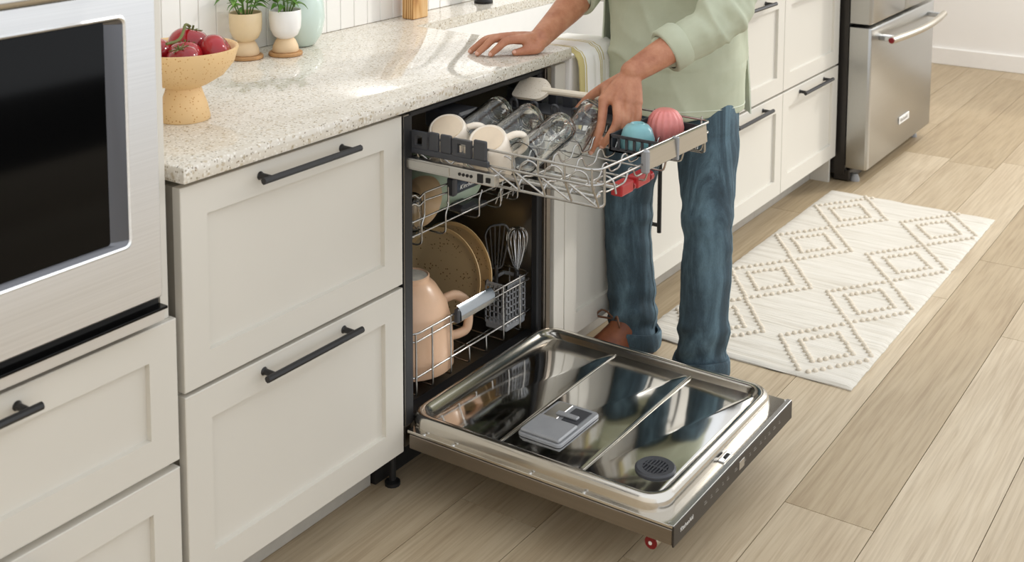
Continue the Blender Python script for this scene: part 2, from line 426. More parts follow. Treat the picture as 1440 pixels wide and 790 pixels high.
# ------------------------------------------------------------ countertop with sink cut-out
ct = B(); YF = -.018
b2 = bmesh.new()
def poly(b2, pts, z0, z1):
    v0 = [b2.verts.new((x, y, z0)) for x, y in pts]; v1 = [b2.verts.new((x, y, z1)) for x, y in pts]; n = len(pts)
    b2.faces.new(list(reversed(v0))); b2.faces.new(v1)
    for i in range(n): b2.faces.new((v0[i], v0[(i+1) % n], v1[(i+1) % n], v1[i]))
XS, XE, YB = .668, 1.53, .505
poly(b2, [(-.612, YF), (XS, YF), (XS, YB), (XE, YB), (XE, YF), (2.768, YF), (2.768, YW-.002), (-.612, YW-.002)], .8832, .914)
bmesh.ops.bevel(b2, geom=[e for e in b2.edges if abs(e.verts[0].co.y-YF) < 1e-4 or abs(e.verts[1].co.y-YF) < 1e-4], offset=.004, segments=2, affect='EDGES', profile=.5)
ct.merge(b2)
o = ct.obj('countertop', 'quartz', None, 25); tag(o, 'speckled cream quartz countertop running over the cabinets and around the sink', 'countertop')
# sink
t = thing('sink', 'white apron-front sink set into the speckled countertop', 'sink', (1.1, .25, .66))
s = B()
O = [rrect(XS+.004, XE-.004, -.012, YB-.002+.01, .01, z, 3) for z in (.684, .8825)]
I = [rrect(XS+.012, XE-.012, .004, YB, .02, z, 3) for z in (.8825, .70)]
s.loft([O[0], O[1], I[0], I[1]]); s.obj('basin', 'white_gloss', t, 30)
B().lathe([(.045, 0), (.045, .004), (.035, .006), (.012, .004), (0, .004)], 24, Matrix.Translation((1.1, .28, .70))).obj('drain', 'chrome', t)
# faucet
t = thing('faucet', 'dark gooseneck faucet with round base on the back counter strip', 'faucet', (1.11, .584, .914))
B().lathe([(.03, 0), (.03, .008), (.024, .014), (.02, .05), (.016, .06), (.014, .2), (0, .2)], 24, Matrix.Translation((1.11, .584, .914))).obj('base', 'faucet_black', t)
pts = [(1.11, .584, 1.1)]+[(1.11, .584-.1+.1*math.cos(a_), 1.3+.1*math.sin(a_)) for a_ in [math.pi*k/10 for k in range(11)]]+[(1.11, .384, 1.2)]
B().tube(pts, .012, 12).obj('spout', 'faucet_black', t)
B().tube([(1.128, .584, .97), (1.19, .584, 1.0)], .006, 8).obj('lever', 'faucet_black', t)
# towel over the sink front
t = thing('towel', 'white kitchen towel with mustard stripes hanging over the sink front', 'towel', (.77, 0, .9))
tb = B(); nx, ny = 44, 40
path = [(.13, .8985), (.08, .9), (.03, .902), (.0, .901), (-.016, .8955), (-.026, .88), (-.03, .86), (-.031, .82), (-.032, .78), (-.034, .74), (-.036, .70)]
def pathp(u):
    f = u*(len(path)-1); i = min(int(f), len(path)-2); q = f-i
    return path[i][0]*(1-q)+path[i+1][0]*q, path[i][1]*(1-q)+path[i+1][1]*q
def towp(u, v_, off=0.):
    y, z = pathp(v_); x = .676+.205*u
    k = max(0, v_-.3); fold = math.sin(u*13+1)*.008*k/.7+math.sin(u*31)*.002*k
    if v_ <= .3: z += abs(math.sin(u*9))*.0015+off
    else: y += -abs(fold)-off-.001; x += math.sin(u*6)*.006*k
    return Vector((x, y, z))
for side, off in ((0, 0.), (1, .0035)): pass
top = [[towp(i/nx, j/ny, .0035) for i in range(nx+1)] for j in range(ny+1)]
bot = [[towp(i/nx, j/ny, 0) for i in range(nx+1)] for j in range(ny+1)]
loops = [t_+b_[::-1] for t_, b_ in zip(top, bot)]
me = tb.loft(loops).mesh('cloth', 'towel', 60); me.materials.append(M['towel_stripe'])
for p in me.polygons:
    u = (p.center.x-.676)/.205
    if u < .14 or .17 < u < .185 or .5 < u < .53 or .55 < u < .565 or .62 < u < .635: p.material_index = 1
link('cloth', me, t)
# ------------------------------------------------------------ wall oven
t = thing('wall_oven', 'stainless steel wall oven with black glass window at the left edge', 'oven', (-1.03, .2, .66))
B().box(-1.43, -.675, -.005, .55, .66, 1.39).obj('body', 'steel_dark', t, 0)
d = B(); YO = -.03
def lz(x0, x1, z0, z1, y, r=.006, n=3): return [Vector((p.x, y, p.y)) for p in rrect(x0, x1, z0, z1, r, 0, n)]
d.loft([lz(-1.43, -.672, .708, 1.305, -.008), lz(-1.43, -.672, .708, 1.305, YO+.003), lz(-1.427, -.675, .711, 1.302, YO), lz(-1.372, -.732, .812, 1.202, YO, .012), lz(-1.369, -.735, .815, 1.199, YO-.0025, .012), lz(-1.366, -.738, .818, 1.196, YO, .01), lz(-1.366, -.738, .818, 1.196, YO+.004, .01)], cap0=False, cap1=False)
od = d.obj('door', 'steel_brushed', t, 25)
B().loft([lz(-1.366, -.738, .818, 1.196, YO+.0005, .01), lz(-1.336, -.766, .824, 1.192, YO+.012, .004)], cap0=False, cap1=False).obj('window_bezel', 'bezel', od, 25)
B().loft([lz(-1.337, -.765, .823, 1.193, YO+.0125, .004), lz(-1.337, -.765, .823, 1.193, YO+.018, .004)]).obj('window_glass', 'oven_glass', od, 20)
B().tube([(-1.40, -.085, 1.262), (-.745, -.085, 1.262)], .014, 16).obj('handle', 'steel_rim', od)
for hx in (-1.37, -.775): B().tube([(hx, -.028, 1.262), (hx, -.085, 1.262)], .009, 10).obj('handle_post', 'steel_rim', od)
B().box(-1.43, -.672, -.025, -.006, 1.308, 1.39, .002).obj('control_panel', 'oven_glass', t, 0)
B().box(-1.43, -.668, -.012, -.004, .69, .706).obj('vent_slot', 'dark_gap', t, 0)
B().box(-1.43, -.666, -.034, -.006, .686, .691, .001).obj('vent_lip', 'oven_glass', t, 0)
B().box(-1.43, -.667, -.026, -.004, .664, .686, .001).obj('lower_trim', 'steel_brushed', t, 0)
# ------------------------------------------------------------ refrigerator
t = thing('refrigerator', 'stainless steel french-door refrigerator with bottom freezer drawer', 'refrigerator', (3.25, .2, 0))
B().box(2.795, 3.695, -.03, .6, .03, 1.8).obj('body', 'panel_dark', t, 0)
YR = -.125
def fdoor(x0, x1, z0, z1, name):
    d = B().loft([lz(x0, x1, z0, z1, -.036, .004), lz(x0, x1, z0, z1, YR+.012, .004), lz(x0+.006, x1-.006, z0+.002, z1-.002, YR+.003, .006), lz(x0+.014, x1-.014, z0+.006, z1-.006, YR, .008)])
    return d.obj(name, 'steel_fridge', t, 30)
dw_ = fdoor(2.79, 3.70, .062, .648, 'freezer_drawer')
for x0, x1 in ((2.79, 3.243), (3.247, 3.70)):
    fdoor(x0, x1, .662, 1.79, 'door')
pts = [(2.86+.78*i/14, -.185-.028*math.sin(math.pi*i/14), .597) for i in range(15)]
h = B().tube(pts, .0145, 16).obj('handle', 'champagne', dw_)
for hx in (2.905, 3.6):
    B().box(hx-.02, hx+.02, -.19, YR-.001, .586, .608, .003).obj('handle_mount', 'chrome', dw_, 0)
B().lathe([(0, .004), (.011, .004), (.012, 0), (0, 0)], 20, axis_mat((2.858, -.1855, .597), (-1, -.05, 0))).obj('medallion', 'red_badge', dw_)
bd = B().box(3.2, 3.345, YR-.004, YR-.0005, .165, .197, .0015).obj('badge', 'white_print', dw_, 0)
text('lettering', 'KitchenAid', .024, 'grey_print', (3.212, YR-.0042, .174), (1, 0, 0), (0, 0, 1), dw_)
B().box(2.80, 3.69, -.05, .02, .004, .05, .004).obj('kick_grille', 'panel_dark', t, 0)
for x in (2.84, 3.65): B().lathe([(.02, 0), (.02, .01), (.012, .03), (0, .03)], 14, Matrix.Translation((x, -.06, 0))).obj('foot', 'grey_plastic', t)
# ------------------------------------------------------------ rug
RX0, RX1, RY0, RY1 = 1.045, 2.65, -.662, -.03
t = thing('rug', 'cream woven runner rug with dotted diamond pattern on the wood floor', 'rug', (1.85, -.35, 0))
rb = B(); nx, ny = 260, 40; top = []
for i in range(nx+1):
    u = i/nx; lp_ = []
    for j in range(ny+1):
        q = j/ny; e = .003*noise.noise((u*60, 3.1, 0)); e2 = .003*noise.noise((u*60, 9.1, 0))
        x = RX0+(RX1-RX0)*u+.006*noise.noise((q*7, u*2, 5)); y = RY0+e+(RY1-RY0+e2-e)*q
        z = .0085+.0010*noise.noise((x*70, y*5, 1))+.0012*noise.noise((x*14, y*14, 3))
        z *= min(1, .45+min(q, 1-q)*40, .45+min(u, 1-u)*90)
        lp_.append(Vector((x, y, z)))
    top.append(lp_)
rb.loft([l_+[Vector((p.x, p.y, .0005)) for p in l_[::-1]] for l_ in top])
rb.obj('weave', 'rug', t, 60)
db = B()
def dots(cx, cy, hx, hy, n):
    cs = [(cx, cy+hy), (cx+hx, cy), (cx, cy-hy), (cx-hx, cy)]
    for k in range(4):
        p, q = cs[k], cs[(k+1) % 4]
        for i in range(n):
            f = i/n; x = p[0]*(1-f)+q[0]*f+random.uniform(-.002, .002); y = p[1]*(1-f)+q[1]*f+random.uniform(-.002, .002)
            if RX0+.01 < x < RX1-.01 and RY0+.006 < y < RY1-.006:
                db.sphere((x, y, .0095), (.0095, .008, .007), 8)
for cy in (-.52, -.19):
    for k in range(5):
        cx = 1.245+.388*k
        dots(cx, cy, .194, .138, 10); dots(cx, cy, .108, .078, 6)
o = db.obj('raised_dots', 'rug_dot', t, 60); o['kind'] = 'stuff'
# ------------------------------------------------------------ dishwasher
DW = thing('dishwasher', 'open built-in dishwasher with racks of dishes and lowered stainless door', 'dishwasher', (.303, .3, 0))
tub = B()
x0, x1, y0, y1, z0, z1 = .022, .572, .022, .585, .168, .86
tub.box(.004, x0, .0, .6, .12, .872).box(x1, .604, .03, .6, .12, .872).box(.004, .604, y1, .6, .12, .872).box(.004, .604, .02, .6, z1, .872).box(.004, .604, .04, .6, .12, z0)
tub.obj('tub', 'steel_tub', DW, 0)
B().box(x1-.016, x1+.006, .012, .034, .17, .862, .004).obj('door_gasket', 'black_rubber', DW, 0)
B().box(.0035, x0+.012, -.001, .034, .165, .871, .003).obj('door_gasket', 'black_rubber', DW, 0)  # widened over the tub edge, its black stands in for the shaded gap
B().box(.02, .58, .012, .04, .858, .871, .003).obj('top_gasket', 'black_rubber', DW, 0)
B().box(.02, .58, .014, .06, .155, .17, .003).obj('sill', 'black_rubber', DW, 0)
B().box(.577, .604, .004, .03, .12, .872, .002).box(.5785, .581, .0, .006, .12, .872).obj('frame_strip', 'steel_dark', DW, 0)  # darker steel puts the shadow on this strip into its colour
B().box(.006, .6, .09, .11, .0, .118).obj('kick_plate', 'dark_gap', DW, 0)
for x in (.03, .575): B().lathe([(.018, 0), (.018, .008), (.008, .012), (.008, .1), (0, .1)], 12, Matrix.Translation((x, .06, 0))).obj('levelling_foot', 'black_rubber', DW)
B().lathe([(.0, .0), (.035, .002), (.04, .012), (.02, .03), (0, .034)], 20, Matrix.Translation((.3, .31, .168))).obj('sump_filter', 'dark_plastic', DW)
# door, lowered flat
door = B()
ZT = .1615; YD = -.667
door.box(.002, .604, YD+.004, -.012, .121, ZT-.008, .0015)
D_ = door.obj('door', 'steel_dark', DW, 0)
B().box(.003, .603, YD+.004, -.006, ZT-.0065, ZT, .001).obj('flange', 'steel_rim', D_, 0)
L = []
for i, z, rr_ in ((0, ZT-.001, .055), (.0015, ZT+.018, .055), (.004, ZT+.026, .054), (.009, ZT+.0305, .05), (.015, ZT+.0315, .047), (.021, ZT+.030, .043), (.026, ZT+.024, .04)):
    L.append(rrect(.014+i, .590-i, -.636+i, .012-i, rr_, z, 8))
L.append(rrect(.046, .558, -.604, -.030, .034, ZT+.016, 8)); L.append(rrect(.050, .556, -.601, -.040, .03, ZT+.0135, 8))
B().loft(L).obj('inner_liner', 'steel_rim', D_, 40)
# three polished panels with rolled edges between them
for ya, yb, zz in ((-.042, -.220, .0150), (-.224, -.426, .0165), (-.430, -.599, .0150)):
    lp = [rrect(.051, .555, yb, ya, .012, ZT+zz-.004, 4), rrect(.0515, .5545, yb+.0005, ya-.0005, .012, ZT+zz-.0006, 4), rrect(.053, .553, yb+.002, ya-.002, .011, ZT+zz, 4)]
    B().loft(lp).obj('liner_panel', 'steel_mirror', D_, 30)
for yy in (-.222, -.428):
    B().tube([(.05, yy, ZT+.0165), (.555, yy, ZT+.0165)], .0024, 8, flat=.6).obj('ridge', 'steel_rim', D_)
for yy in (-.05, -.13, -.33, -.46, -.655): B().lathe([(.0045, 0), (.004, .002), (0, .003)], 12, Matrix.Translation((.0085, yy, ZT))).obj('screw', 'chrome', D_)
B().lathe([(.0045, 0), (.004, .002), (0, .003)], 12, Matrix.Translation((.597, -.655, ZT))).obj('screw', 'chrome', D_)
B().box(.0, .606, YD, YD+.004, .1195, ZT+.0005, .001).obj('control_panel', 'panel_dark', D_, 0)
B().box(.001, .605, YD+.001, YD+.012, ZT+.0002, ZT+.0025, .0008).obj('panel_edge', 'rail_steel', D_, 0)
text('lettering', 'KitchenAid', .0125, 'white_print', (.028, YD-.0002, .138), (1, 0, 0), (0, 0, 1), D_)
mk = B(); mx = .135
for wd in (.018, .012, .02, .01, .016, 0, .02, 0, .02, .012, .022, .014, .01, .016, .02, .013):
    if wd: mk.box(mx, mx+wd*.7, YD-.0005, YD, .1395, .1412); mk.box(mx, mx+wd*.5, YD-.0005, YD, .1445, .1456)
    mx += wd+.012
mk.obj('printed_marks', 'grey_print', D_, 0)
B().box(.306, .332, YD-.0008, YD, .132, .151, .0003).obj('display', 'rail_steel', D_, 0)
B().box(.265, .315, -.650, -.636, ZT, ZT+.004, .0015).obj('latch_plate', 'chrome', D_, 0)
B().box(.28, .30, -.648, -.641, ZT+.003, ZT+.006).obj('latch_slot', 'dark_gap', D_, 0)
# dispenser
B().loft([rrect(.094, .264, -.348, -.238, .01, ZT+.018, 3), rrect(.094, .264, -.348, -.238, .01, ZT+.0235, 3), rrect(.096, .262, -.346, -.24, .009, ZT+.0255, 3)]).obj('detergent_dispenser', 'grey_plastic', D_, 30)
B().box(.098, .178, -.343, -.243, ZT+.025, ZT+.0335, .003).obj('dispenser_lid', 'grey_plastic', D_, 0)
B().box(.184, .256, -.283, -.247, ZT+.025, ZT+.0285, .0015).obj('rinse_aid_cap', 'rail_steel', D_, 0)
B().box(.188, .252, -.336, -.292, ZT+.0252, ZT+.027, .001).obj('dispenser_cup', 'dark_plastic', D_, 0)
B().box(.20, .215, -.325, -.27, ZT+.0265, ZT+.0325, .002).obj('dispenser_slider', 'grey_plastic', D_, 0)
# vent
VX, VY, VZ = .142, -.552, ZT+.0155
B().lathe([(.043, 0), (.043, .004), (.039, .007), (.027, .006), (.0255, .002), (0, .002)], 32, Matrix.Translation((VX, VY, VZ))).obj('vent', 'dark_plastic', D_)
for k in range(-3, 4):
    hw = math.sqrt(max(0, .026**2-(k*.0072)**2)); B().box(VX-hw, VX+hw, VY+k*.0072-.0015, VY+k*.0072+.0015, VZ+.002, VZ+.0062).obj('vent_slat', 'dark_plastic', D_, 0)
B().box(VX-.002, VX+.002, VY-.026, VY+.026, VZ+.002, VZ+.006).obj('vent_slat', 'dark_plastic', D_, 0)
# outer handle (hangs below the lowered door)
B().tube([(.03, -.603, .094), (.575, -.603, .094)], .0135, 16).obj('door_handle', 'champagne', D_)
for x in (.06, .545): B().box(x-.012, x+.012, -.613, -.593, .098, .1215, .002).obj('handle_mount', 'chrome', D_, 0)
B().lathe([(.0135, 0), (.0135, .002), (.0118, .0025), (.0118, .0035), (.005, .0035), (.0045, .0042), (0, .0042)], 24, axis_mat((.030, -.603, .094), (-1, 0, 0))).obj('medallion', 'red_badge', D_)
B().lathe([(.0042, .004), (.0036, .005), (0, .005)], 16, axis_mat((.030, -.603, .094), (-1, 0, 0))).obj('medallion_ring', 'white_print', D_)
# ---- racks
WR = .0023
def wire(rack, pts, r=WR, fil=.008, mat='wire', name='wire'):
    return B().tube(fillet(pts, fil), r, 7).obj(name, mat, rack, 60)
# lower rack
low = B().tube(fillet([(.042, .56, .34), (.042, .10, .34), (.084, .035, .34), (.556, .035, .335), (.556, .56, .34)], .02), .0026, 8).obj('lower_rack', 'wire', DW, 60)
wire(low, [(.042, .56, .322), (.042, .10, .322), (.084, .035, .322), (.556, .035, .318), (.556, .56, .322)])
wire(low, [(.042, .56, .237), (.042, .08, .237), (.084, .035, .237), (.556, .035, .235), (.556, .56, .237)], .0026)
for x in (.084, .144, .214, .432, .506):
    wire(low, [(x, .034, .341), (x, .032, .196), (x, .12, .199), (x, .55, .199), (x, .558, .34)])
for x in (.288, .358): wire(low, [(x, .034, .237), (x, .032, .196), (x, .12, .199), (x, .55, .199), (x, .558, .34)])
for y in (.1, .2, .3, .4, .5): wire(low, [(.042, y, .34), (.043, y, .196), (.3, y, .196), (.555, y, .196), (.556, y, .34)])
for x in (.36, .41, .46, .5):
    for y in (.2, .3): wire(low, [(x, y, .198), (x+.012, y, .275)], .0019)
hp = lz(.0, .135, .0, .036, 0, .006)
def plate_handle(rack, x0, x1, z0, z1, y, mat, name, tilt=.006):
    b = B(); P0 = [(y+.004, z1-.002), (y-.004+tilt, z1), (y-.010, (z0+z1)/2+.006), (y-.012, z0+.004), (y-.006, z0), (y, z0+.004)]
    b.loft([[Vector((x, yy, zz)) for yy, zz in P0] for x in (x0, x1)]); return b.obj(name, mat, rack, 50)
plate_handle(low, .238, .376, .318, .356, .03, 'rack_plate', 'rack_handle')
B().box(.228, .240, .022, .036, .316, .35, .003).obj('handle_end', 'dark_plastic', low, 0)
# middle rack
mid = B().tube(fillet([(.03, .56, .665), (.03, .035, .668), (.085, .035, .668), (.10, .035, .655), (.118, .035, .664), (.215, .035, .662), (.215, .035, .64), (.205, .035, .615)], .006), WR, 7).obj('middle_rack', 'wire', DW, 60)
wire(mid, [(.03, .56, .648), (.03, .035, .648), (.085, .035, .648), (.10, .035, .637), (.118, .035, .646), (.212, .035, .641)])
wire(mid, [(.03, .56, .607), (.03, .035, .607), (.545, .035, .604), (.556, .1, .605), (.556, .56, .607)])
wire(mid, [(.03, .56, .573), (.03, .035, .573), (.545, .035, .575), (.556, .1, .575), (.556, .56, .573)])
for x, zt in ((.118, .664), (.207, .655), (.34, .613), (.43, .61), (.505, .608)):
    wire(mid, [(x, .034, zt), (x, .034, .61), (x-.012, .033, .594), (x-.012, .033, .55), (x-.006, .05, .54), (x-.006, .25, .55), (x-.006, .55, .55)])
for y in (.07, .13, .2, .28, .36, .44): wire(mid, [(.03, y, .607), (.04, y, .545), (.08, y, .545), (.1, y, .553), (.3, y, .553), (.5, y, .553), (.53, y, .542), (.55, y, .56), (.556, y, .607)], .002)
for x in (.42, .47, .515):
    wire(mid, [(x, .05, .552), (x+.006, .04, .585), (x+.018, .04, .59), (x+.026, .05, .552)], .002, .012)
b = plate_handle(mid, .219, .385, .634, .672, .03, 'navy_plate', 'rack_handle')
B().box(.206, .224, .018, .04, .632, .676, .004).obj('handle_end', 'dark_plastic', mid, 0)
text('lettering', 'KitchenAid', .019, 'white_print', (.231, .0192, .6425), (1, 0, 0), (0, -.22, 1), mid)
B().box(.30, .36, .06, .11, .556, .575, .008).box(.345, .40, .055, .10, .552, .566, .006).obj('rack_clip', 'dark_plastic', mid, 0)
B().tube([(.30, .3, .525), (.30, .58, .525)], .012, 10).obj('spray_arm_feed', 'dark_plastic', DW)
B().box(.08, .52, .28, .33, .505, .522, .006).obj('spray_arm', 'dark_plastic', DW, 0)
# upper rack, pulled out
up = B().tube(fillet([(.040, .12, .822), (.040, -.445, .820), (.058, -.462, .8185), (.556, -.462, .807), (.566, -.45, .807), (.566, .12, .815)], .014), .0028, 8).obj('upper_rack', 'wire', DW, 60)
wire(up, [(.040, .12, .787), (.040, -.445, .787), (.058, -.462, .787), (.556, -.462, .783), (.566, -.45, .783), (.566, .12, .785)], .0026)
wire(up, [(.066, .12, .737), (.066, -.455, .737), (.072, -.463, .742), (.071, -.463, .818)], .0031, .01)
wire(up, [(.54, .12, .737), (.54, -.455, .737), (.535, -.463, .742), (.535, -.463, .807)], .0031, .01)
for i in range(9):
    y = .06-.064*i
    wire(up, [(.040, y, .822), (.041, y, .787), (.066, y-.002, .737)], .0024)
    if i < 8: wire(up, [(.042, y, .787), (.066, y-.062, .738)], .0021)
for i in range(8):       # cross wires of the rack floor with humps that hold the glasses
    y = -.44+.062*i
    pts = [(.066, y, .737), (.09, y, .762), (.12, y, .752), (.16, y, .752)]
    for k in range(4):
        xx = .2+.085*k
        pts += [(xx, y, .752), (xx+.012, y, .777 if i < 7 else .76), (xx+.03, y, .777 if i < 7 else .76), (xx+.042, y, .752)]
    pts += [(.53, y, .752), (.54, y, .737), (.562, y, .787), (.566, y, .815)]
    wire(up, pts, .0021, .012)
for i in range(6):       # hairpin tines beside the glasses
    y = -.43+.062*i
    wire(up, [(.085, y, .757), (.088, y-.004, .785), (.096, y-.02, .797), (.104, y-.036, .785), (.107, y-.04, .757)], .0021, .012)
for xx in (.26, .345, .43, .535):
    wire(up, [(xx, -.46, .806), (xx, -.463, .775), (xx, -.455, .742), (xx, -.40, .742), (xx, .1, .748)], .0023)
for xx in (.098, .172):
    B().box(xx-.009, xx+.009, -.435, .1, .744, .752, .002).obj('floor_slide', 'rail_steel', up, 0)
B().box(.012, .030, -.236, .12, .7525, .7785, .0015).obj('slide_rail', 'rail_steel', up, 0)
B().box(.010, .0125, -.118, .02, .757, .775, .0005).obj('slide_cover', 'rail_steel', up, 0)
for k, y in enumerate((-.145, -.155, -.165, -.175)): B().lathe([(.0035, 0), (.0035, .0012), (0, .0012)], 12, axis_mat((.0118, y, .766), (-1, 0, 0))).obj('rail_hole', 'dark_gap', up)
B().box(.0098, .0118, -.205, -.192, .757, .775).obj('rail_catch', 'dark_gap', up, 0)
B().box(.0098, .0118, -.224, -.214, .760, .770).obj('rail_catch', 'dark_gap', up, 0)
B().box(.572, .586, -.236, .12, .7525, .7785, .0015).obj('slide_rail', 'rail_steel', up, 0)
# plastic height adjuster on the left side, a row of tabs with window holes
adj = B().box(.0295, .039, -.205, .05, .784, .797, .002)
adj.obj('height_adjuster', 'dark_plastic', up, 0)
for ya, yb, zt, hole in ((.045, .005, .832, 0), (.003, -.043, .834, 1), (-.047, -.074, .838, 0), (-.078, -.108, .838, 0), (-.112, -.16, .834, 1), (-.166, -.20, .84, 0)):
    b = B()
    if hole:
        hy0, hy1 = yb+.013, ya-.013
        b.box(.03, .0385, yb, ya, .797, .804).box(.03, .0385, yb, ya, .825, zt).box(.03, .0385, yb, hy0, .804, .825).box(.03, .0385, hy1, ya, .804, .825)
    else: b.box(.03, .0385, yb, ya, .796, zt, .004, 2)
    b.obj('adjuster_tab', 'dark_plastic', up, 0)
B().lathe([(.012, 0), (.012, .02), (0, .02)], 14, axis_mat((.03, .035, .828), (1, 0, 0))).obj('roller', 'dark_plastic', up)
# dark shelf at the back left, right side fold-down shelf and front basket
B().box(.06, .11, .02, .12, .80, .806, .002).obj('cup_shelf', 'dark_plastic', up, 0)
B().box(.20, .28, -.005, .10, .79, .835, .006).obj('cup_shelf', 'dark_plastic', up, 0)
b = B().box(.455, .555, -.27, .1, .788, .794, .002)
b.obj('fold_shelf', 'dark_plastic', up, 0)
for i in range(9):
    y = .08-.042*i; B().box(.53, .562, y-.014, y+.014, .79, .822, .003).obj('shelf_tab', 'dark_plastic', up, 0)
for i in range(5): wire(up, [(.46, .03-.06*i, .794), (.457, .03-.06*i, .815), (.457, .012-.06*i, .815), (.46, .012-.06*i, .794)], .004, .008, 'dark_plastic', 'shelf_loop')
bx0, bx1, by0, by1, bz0, bz1 = .366, .555, -.452, -.305,   .757, .797
b = B().box(bx0, bx1, by0, by1, bz0, bz0+.004).box(bx0, bx0+.004, by0, by1, bz1-.007, bz1).box(bx0, bx0+.004, by0, by1, bz0, bz0+.01).box(bx0, bx1, by0, by0+.004, bz0, bz1).box(bx1-.004, bx1, by0, by1, bz0, bz1).box(bx0, bx1, by1-.004, by1, bz0, bz1)
b.obj('cup_basket', 'dark_plastic', up, 0)
for i in range(8):
    y = by0+.004+(by1-by0-.008)*i/7; B().box(bx0, bx0+.004, y-.003, y+.003, bz0+.008, bz1-.005).obj('basket_bar', 'dark_plastic', up, 0)
# front handle plate
b = B(); prof = [(-.463, .806), (-.4665, .814), (-.471, .813), (-.4745, .775), (-.471, .772), (-.466, .776)]
b.loft([[Vector((x, yy, zz-(x-.24)*.02)) for yy, zz in prof] for x in (.243, .525)]); b.obj('rack_handle', 'champagne', up, 50)
B().box(.232, .246, -.475, -.457, .765, .817, .004).obj('handle_end', 'grey_plastic', up, 0)
B().box(.37, .378, -.477, -.46, .762, .815, .002).obj('handle_band', 'grey_plastic', up, 0)
for xa, xb in ((.185, .238), (.255, .315)):
    B().box(xa, xb, -.44, -.412, .722, .748, .004, 2).obj('red_clip', 'red_plastic', up, 0)
    B().lathe([(.011, 0), (.011, .014), (0, .014)], 14, axis_mat((xb+.008, -.426, .73), (1, 0, 0))).obj('red_clip', 'red_plastic', up)
# ------------------------------------------------------------ dishes in the upper rack
def mug(p, d, hdir, label):
    mt = axis_mat(p, d)          # local +Z from base towards rim
    t = thing('mug', label, 'mug', p, 'cream mugs in the upper rack')
    B().lathe([(.0, .002), (.034, .002), (.038, 0), (.0415, .003), (.044, .012), (.047, .05), (.049, .092), (.047, .094), (.0455, .09), (.042, .02), (.036, .01), (0, .01)], 36, mt).obj('body', 'mug', t, 50)
    B().lathe([(0, -.0006), (.033, -.0006), (.034, .0015), (0, .0015)], 32, mt).obj('base_disc', 'mug_base', t)
    z = Vector(d).normalized(); h = Vector(hdir); h = (h-z*h.dot(z)).normalized(); p = Vector(p)
    pts = [p+z*a_+h*b_ for a_, b_ in ((.018, .04), (.014, .062), (.026, .08), (.05, .083), (.07, .074), (.08, .045))]
    B().tube(fillet(pts, .015), (.0085), 10, hint=z, flat=.8).obj('handle', 'mug', t, 60)
MD = (.53, .21, -.82)
mug((.118, -.03, .826), MD, (.6, -.8, .3), 'cream mug lying upside down in upper rack, nearest the counter')
mug((.085, -.165, .829), MD, (.75, -.66, .2), 'cream mug lying upside down in upper rack, beside the glasses')
def glass(p, q, r, label, seg=30, ribs=0):
    p = Vector(p); q = Vector(q); L_ = (q-p).length; mt = axis_mat(p, q-p)
    b = B().lathe([(0, .004), (r*.6, .003), (r*.82, 0), (r*.93, .004), (r*.97, .02), (r, L_), (r-.0012, L_+.0008), (r-.0024, L_), (r*.97-.003, .026), (r*.9-.003, .016), (r*.5, .013), (0, .012)], seg, mt)
    o = b.obj('drinking_glass', 'glass', None, 50); tag(o, label, 'glass', 'clear tumblers in the upper rack'); return o
glass((.305, -.05, .832), (.15, -.045, .792), .037, 'clear drinking glass tilted in the upper rack, farthest from the hand')
glass((.30, -.138, .828), (.137, -.135, .79), .037, 'clear drinking glass tilted in the upper rack, second from the counter')
glass((.297, -.226, .82), (.13, -.226, .786), .037, 'clear drinking glass tilted in the upper rack, next to the held one')
glass((.447, -.215, .826), (.325, -.222, .764), .034, 'clear drinking glass gripped by the left hand of the person')
# spatula
t = thing('spatula', 'cream speckled silicone spatula lying across the right of the upper rack', 'spatula', (.5, -.06, .82))
sp = B(); u_ = Vector((-.03, -1, .035)).normalized(); n_ = Vector((-.55, -.3, .78)).normalized(); v_ = u_.cross(n_).normalized(); n_ = v_.cross(u_)
o0 = Vector((.492, .035, .836))
def spp(a_, b_, c_): return o0+u_*a_+v_*b_+n_*c_
out = [tuple(q[:2]) for q in fillet([(a_, b_, 0) for a_, b_ in [(0, 0), (0, -.034), (.07, -.036), (.1, -.012), (.1, .012), (.085, .034), (0, .034), (0, 0)]], .016, 4)][:-1]
old = [(0, -.026), (.01, -.036), (.075, -.038), (.098, -.012), (.098, .012), (.08, .034), (.015, .036), (0, .026)]
sp.loft([[spp(a_, b_, c_) for a_, b_ in out] for c_ in (-.004, .004)]); sp.obj('blade', 'silicone_speck', t, 30)
B().tube([spp(.08, 0, 0), spp(.13, 0, 0), spp(.27, 0, 0)], [.009, .0085, .0085], 10).obj('grip', 'silicone', t)
# small inverted bowls in the basket
ZB = bz0+.005
o = B().lathe([(.039, 0), (.0405, .003), (.0395, .023), (.033, .044), (.025, .053), (.018, .0545), (.016, .0575), (.013, .0575), (.011, .054), (0, .0535)], 36, Matrix.Translation((.413, -.352, ZB))).obj('ramekin', 'blue_glaze', None, 50)
tag(o, 'small blue glazed bowl turned upside down in the rack basket', 'bowl')
pk = B(); prof = [(.036, 0), (.041, .01), (.0425, .03), (.038, .052), (.028, .066), (.018, .072), (0, .0725)]
loops = []
for r_, z_ in prof[:-1]:
    loops.append([Vector(((.512)+r_*(1+.045*math.cos(16*a_))*math.cos(a_), -.372+r_*(1+.045*math.cos(16*a_))*math.sin(a_), ZB+z_)) for a_ in [2*math.pi*k/96 for k in range(96)]])
o = pk.loft(loops).obj('ramekin', 'pink_glaze', None, 60); tag(o, 'small coral pink ribbed bowl turned upside down in the rack basket', 'bowl')
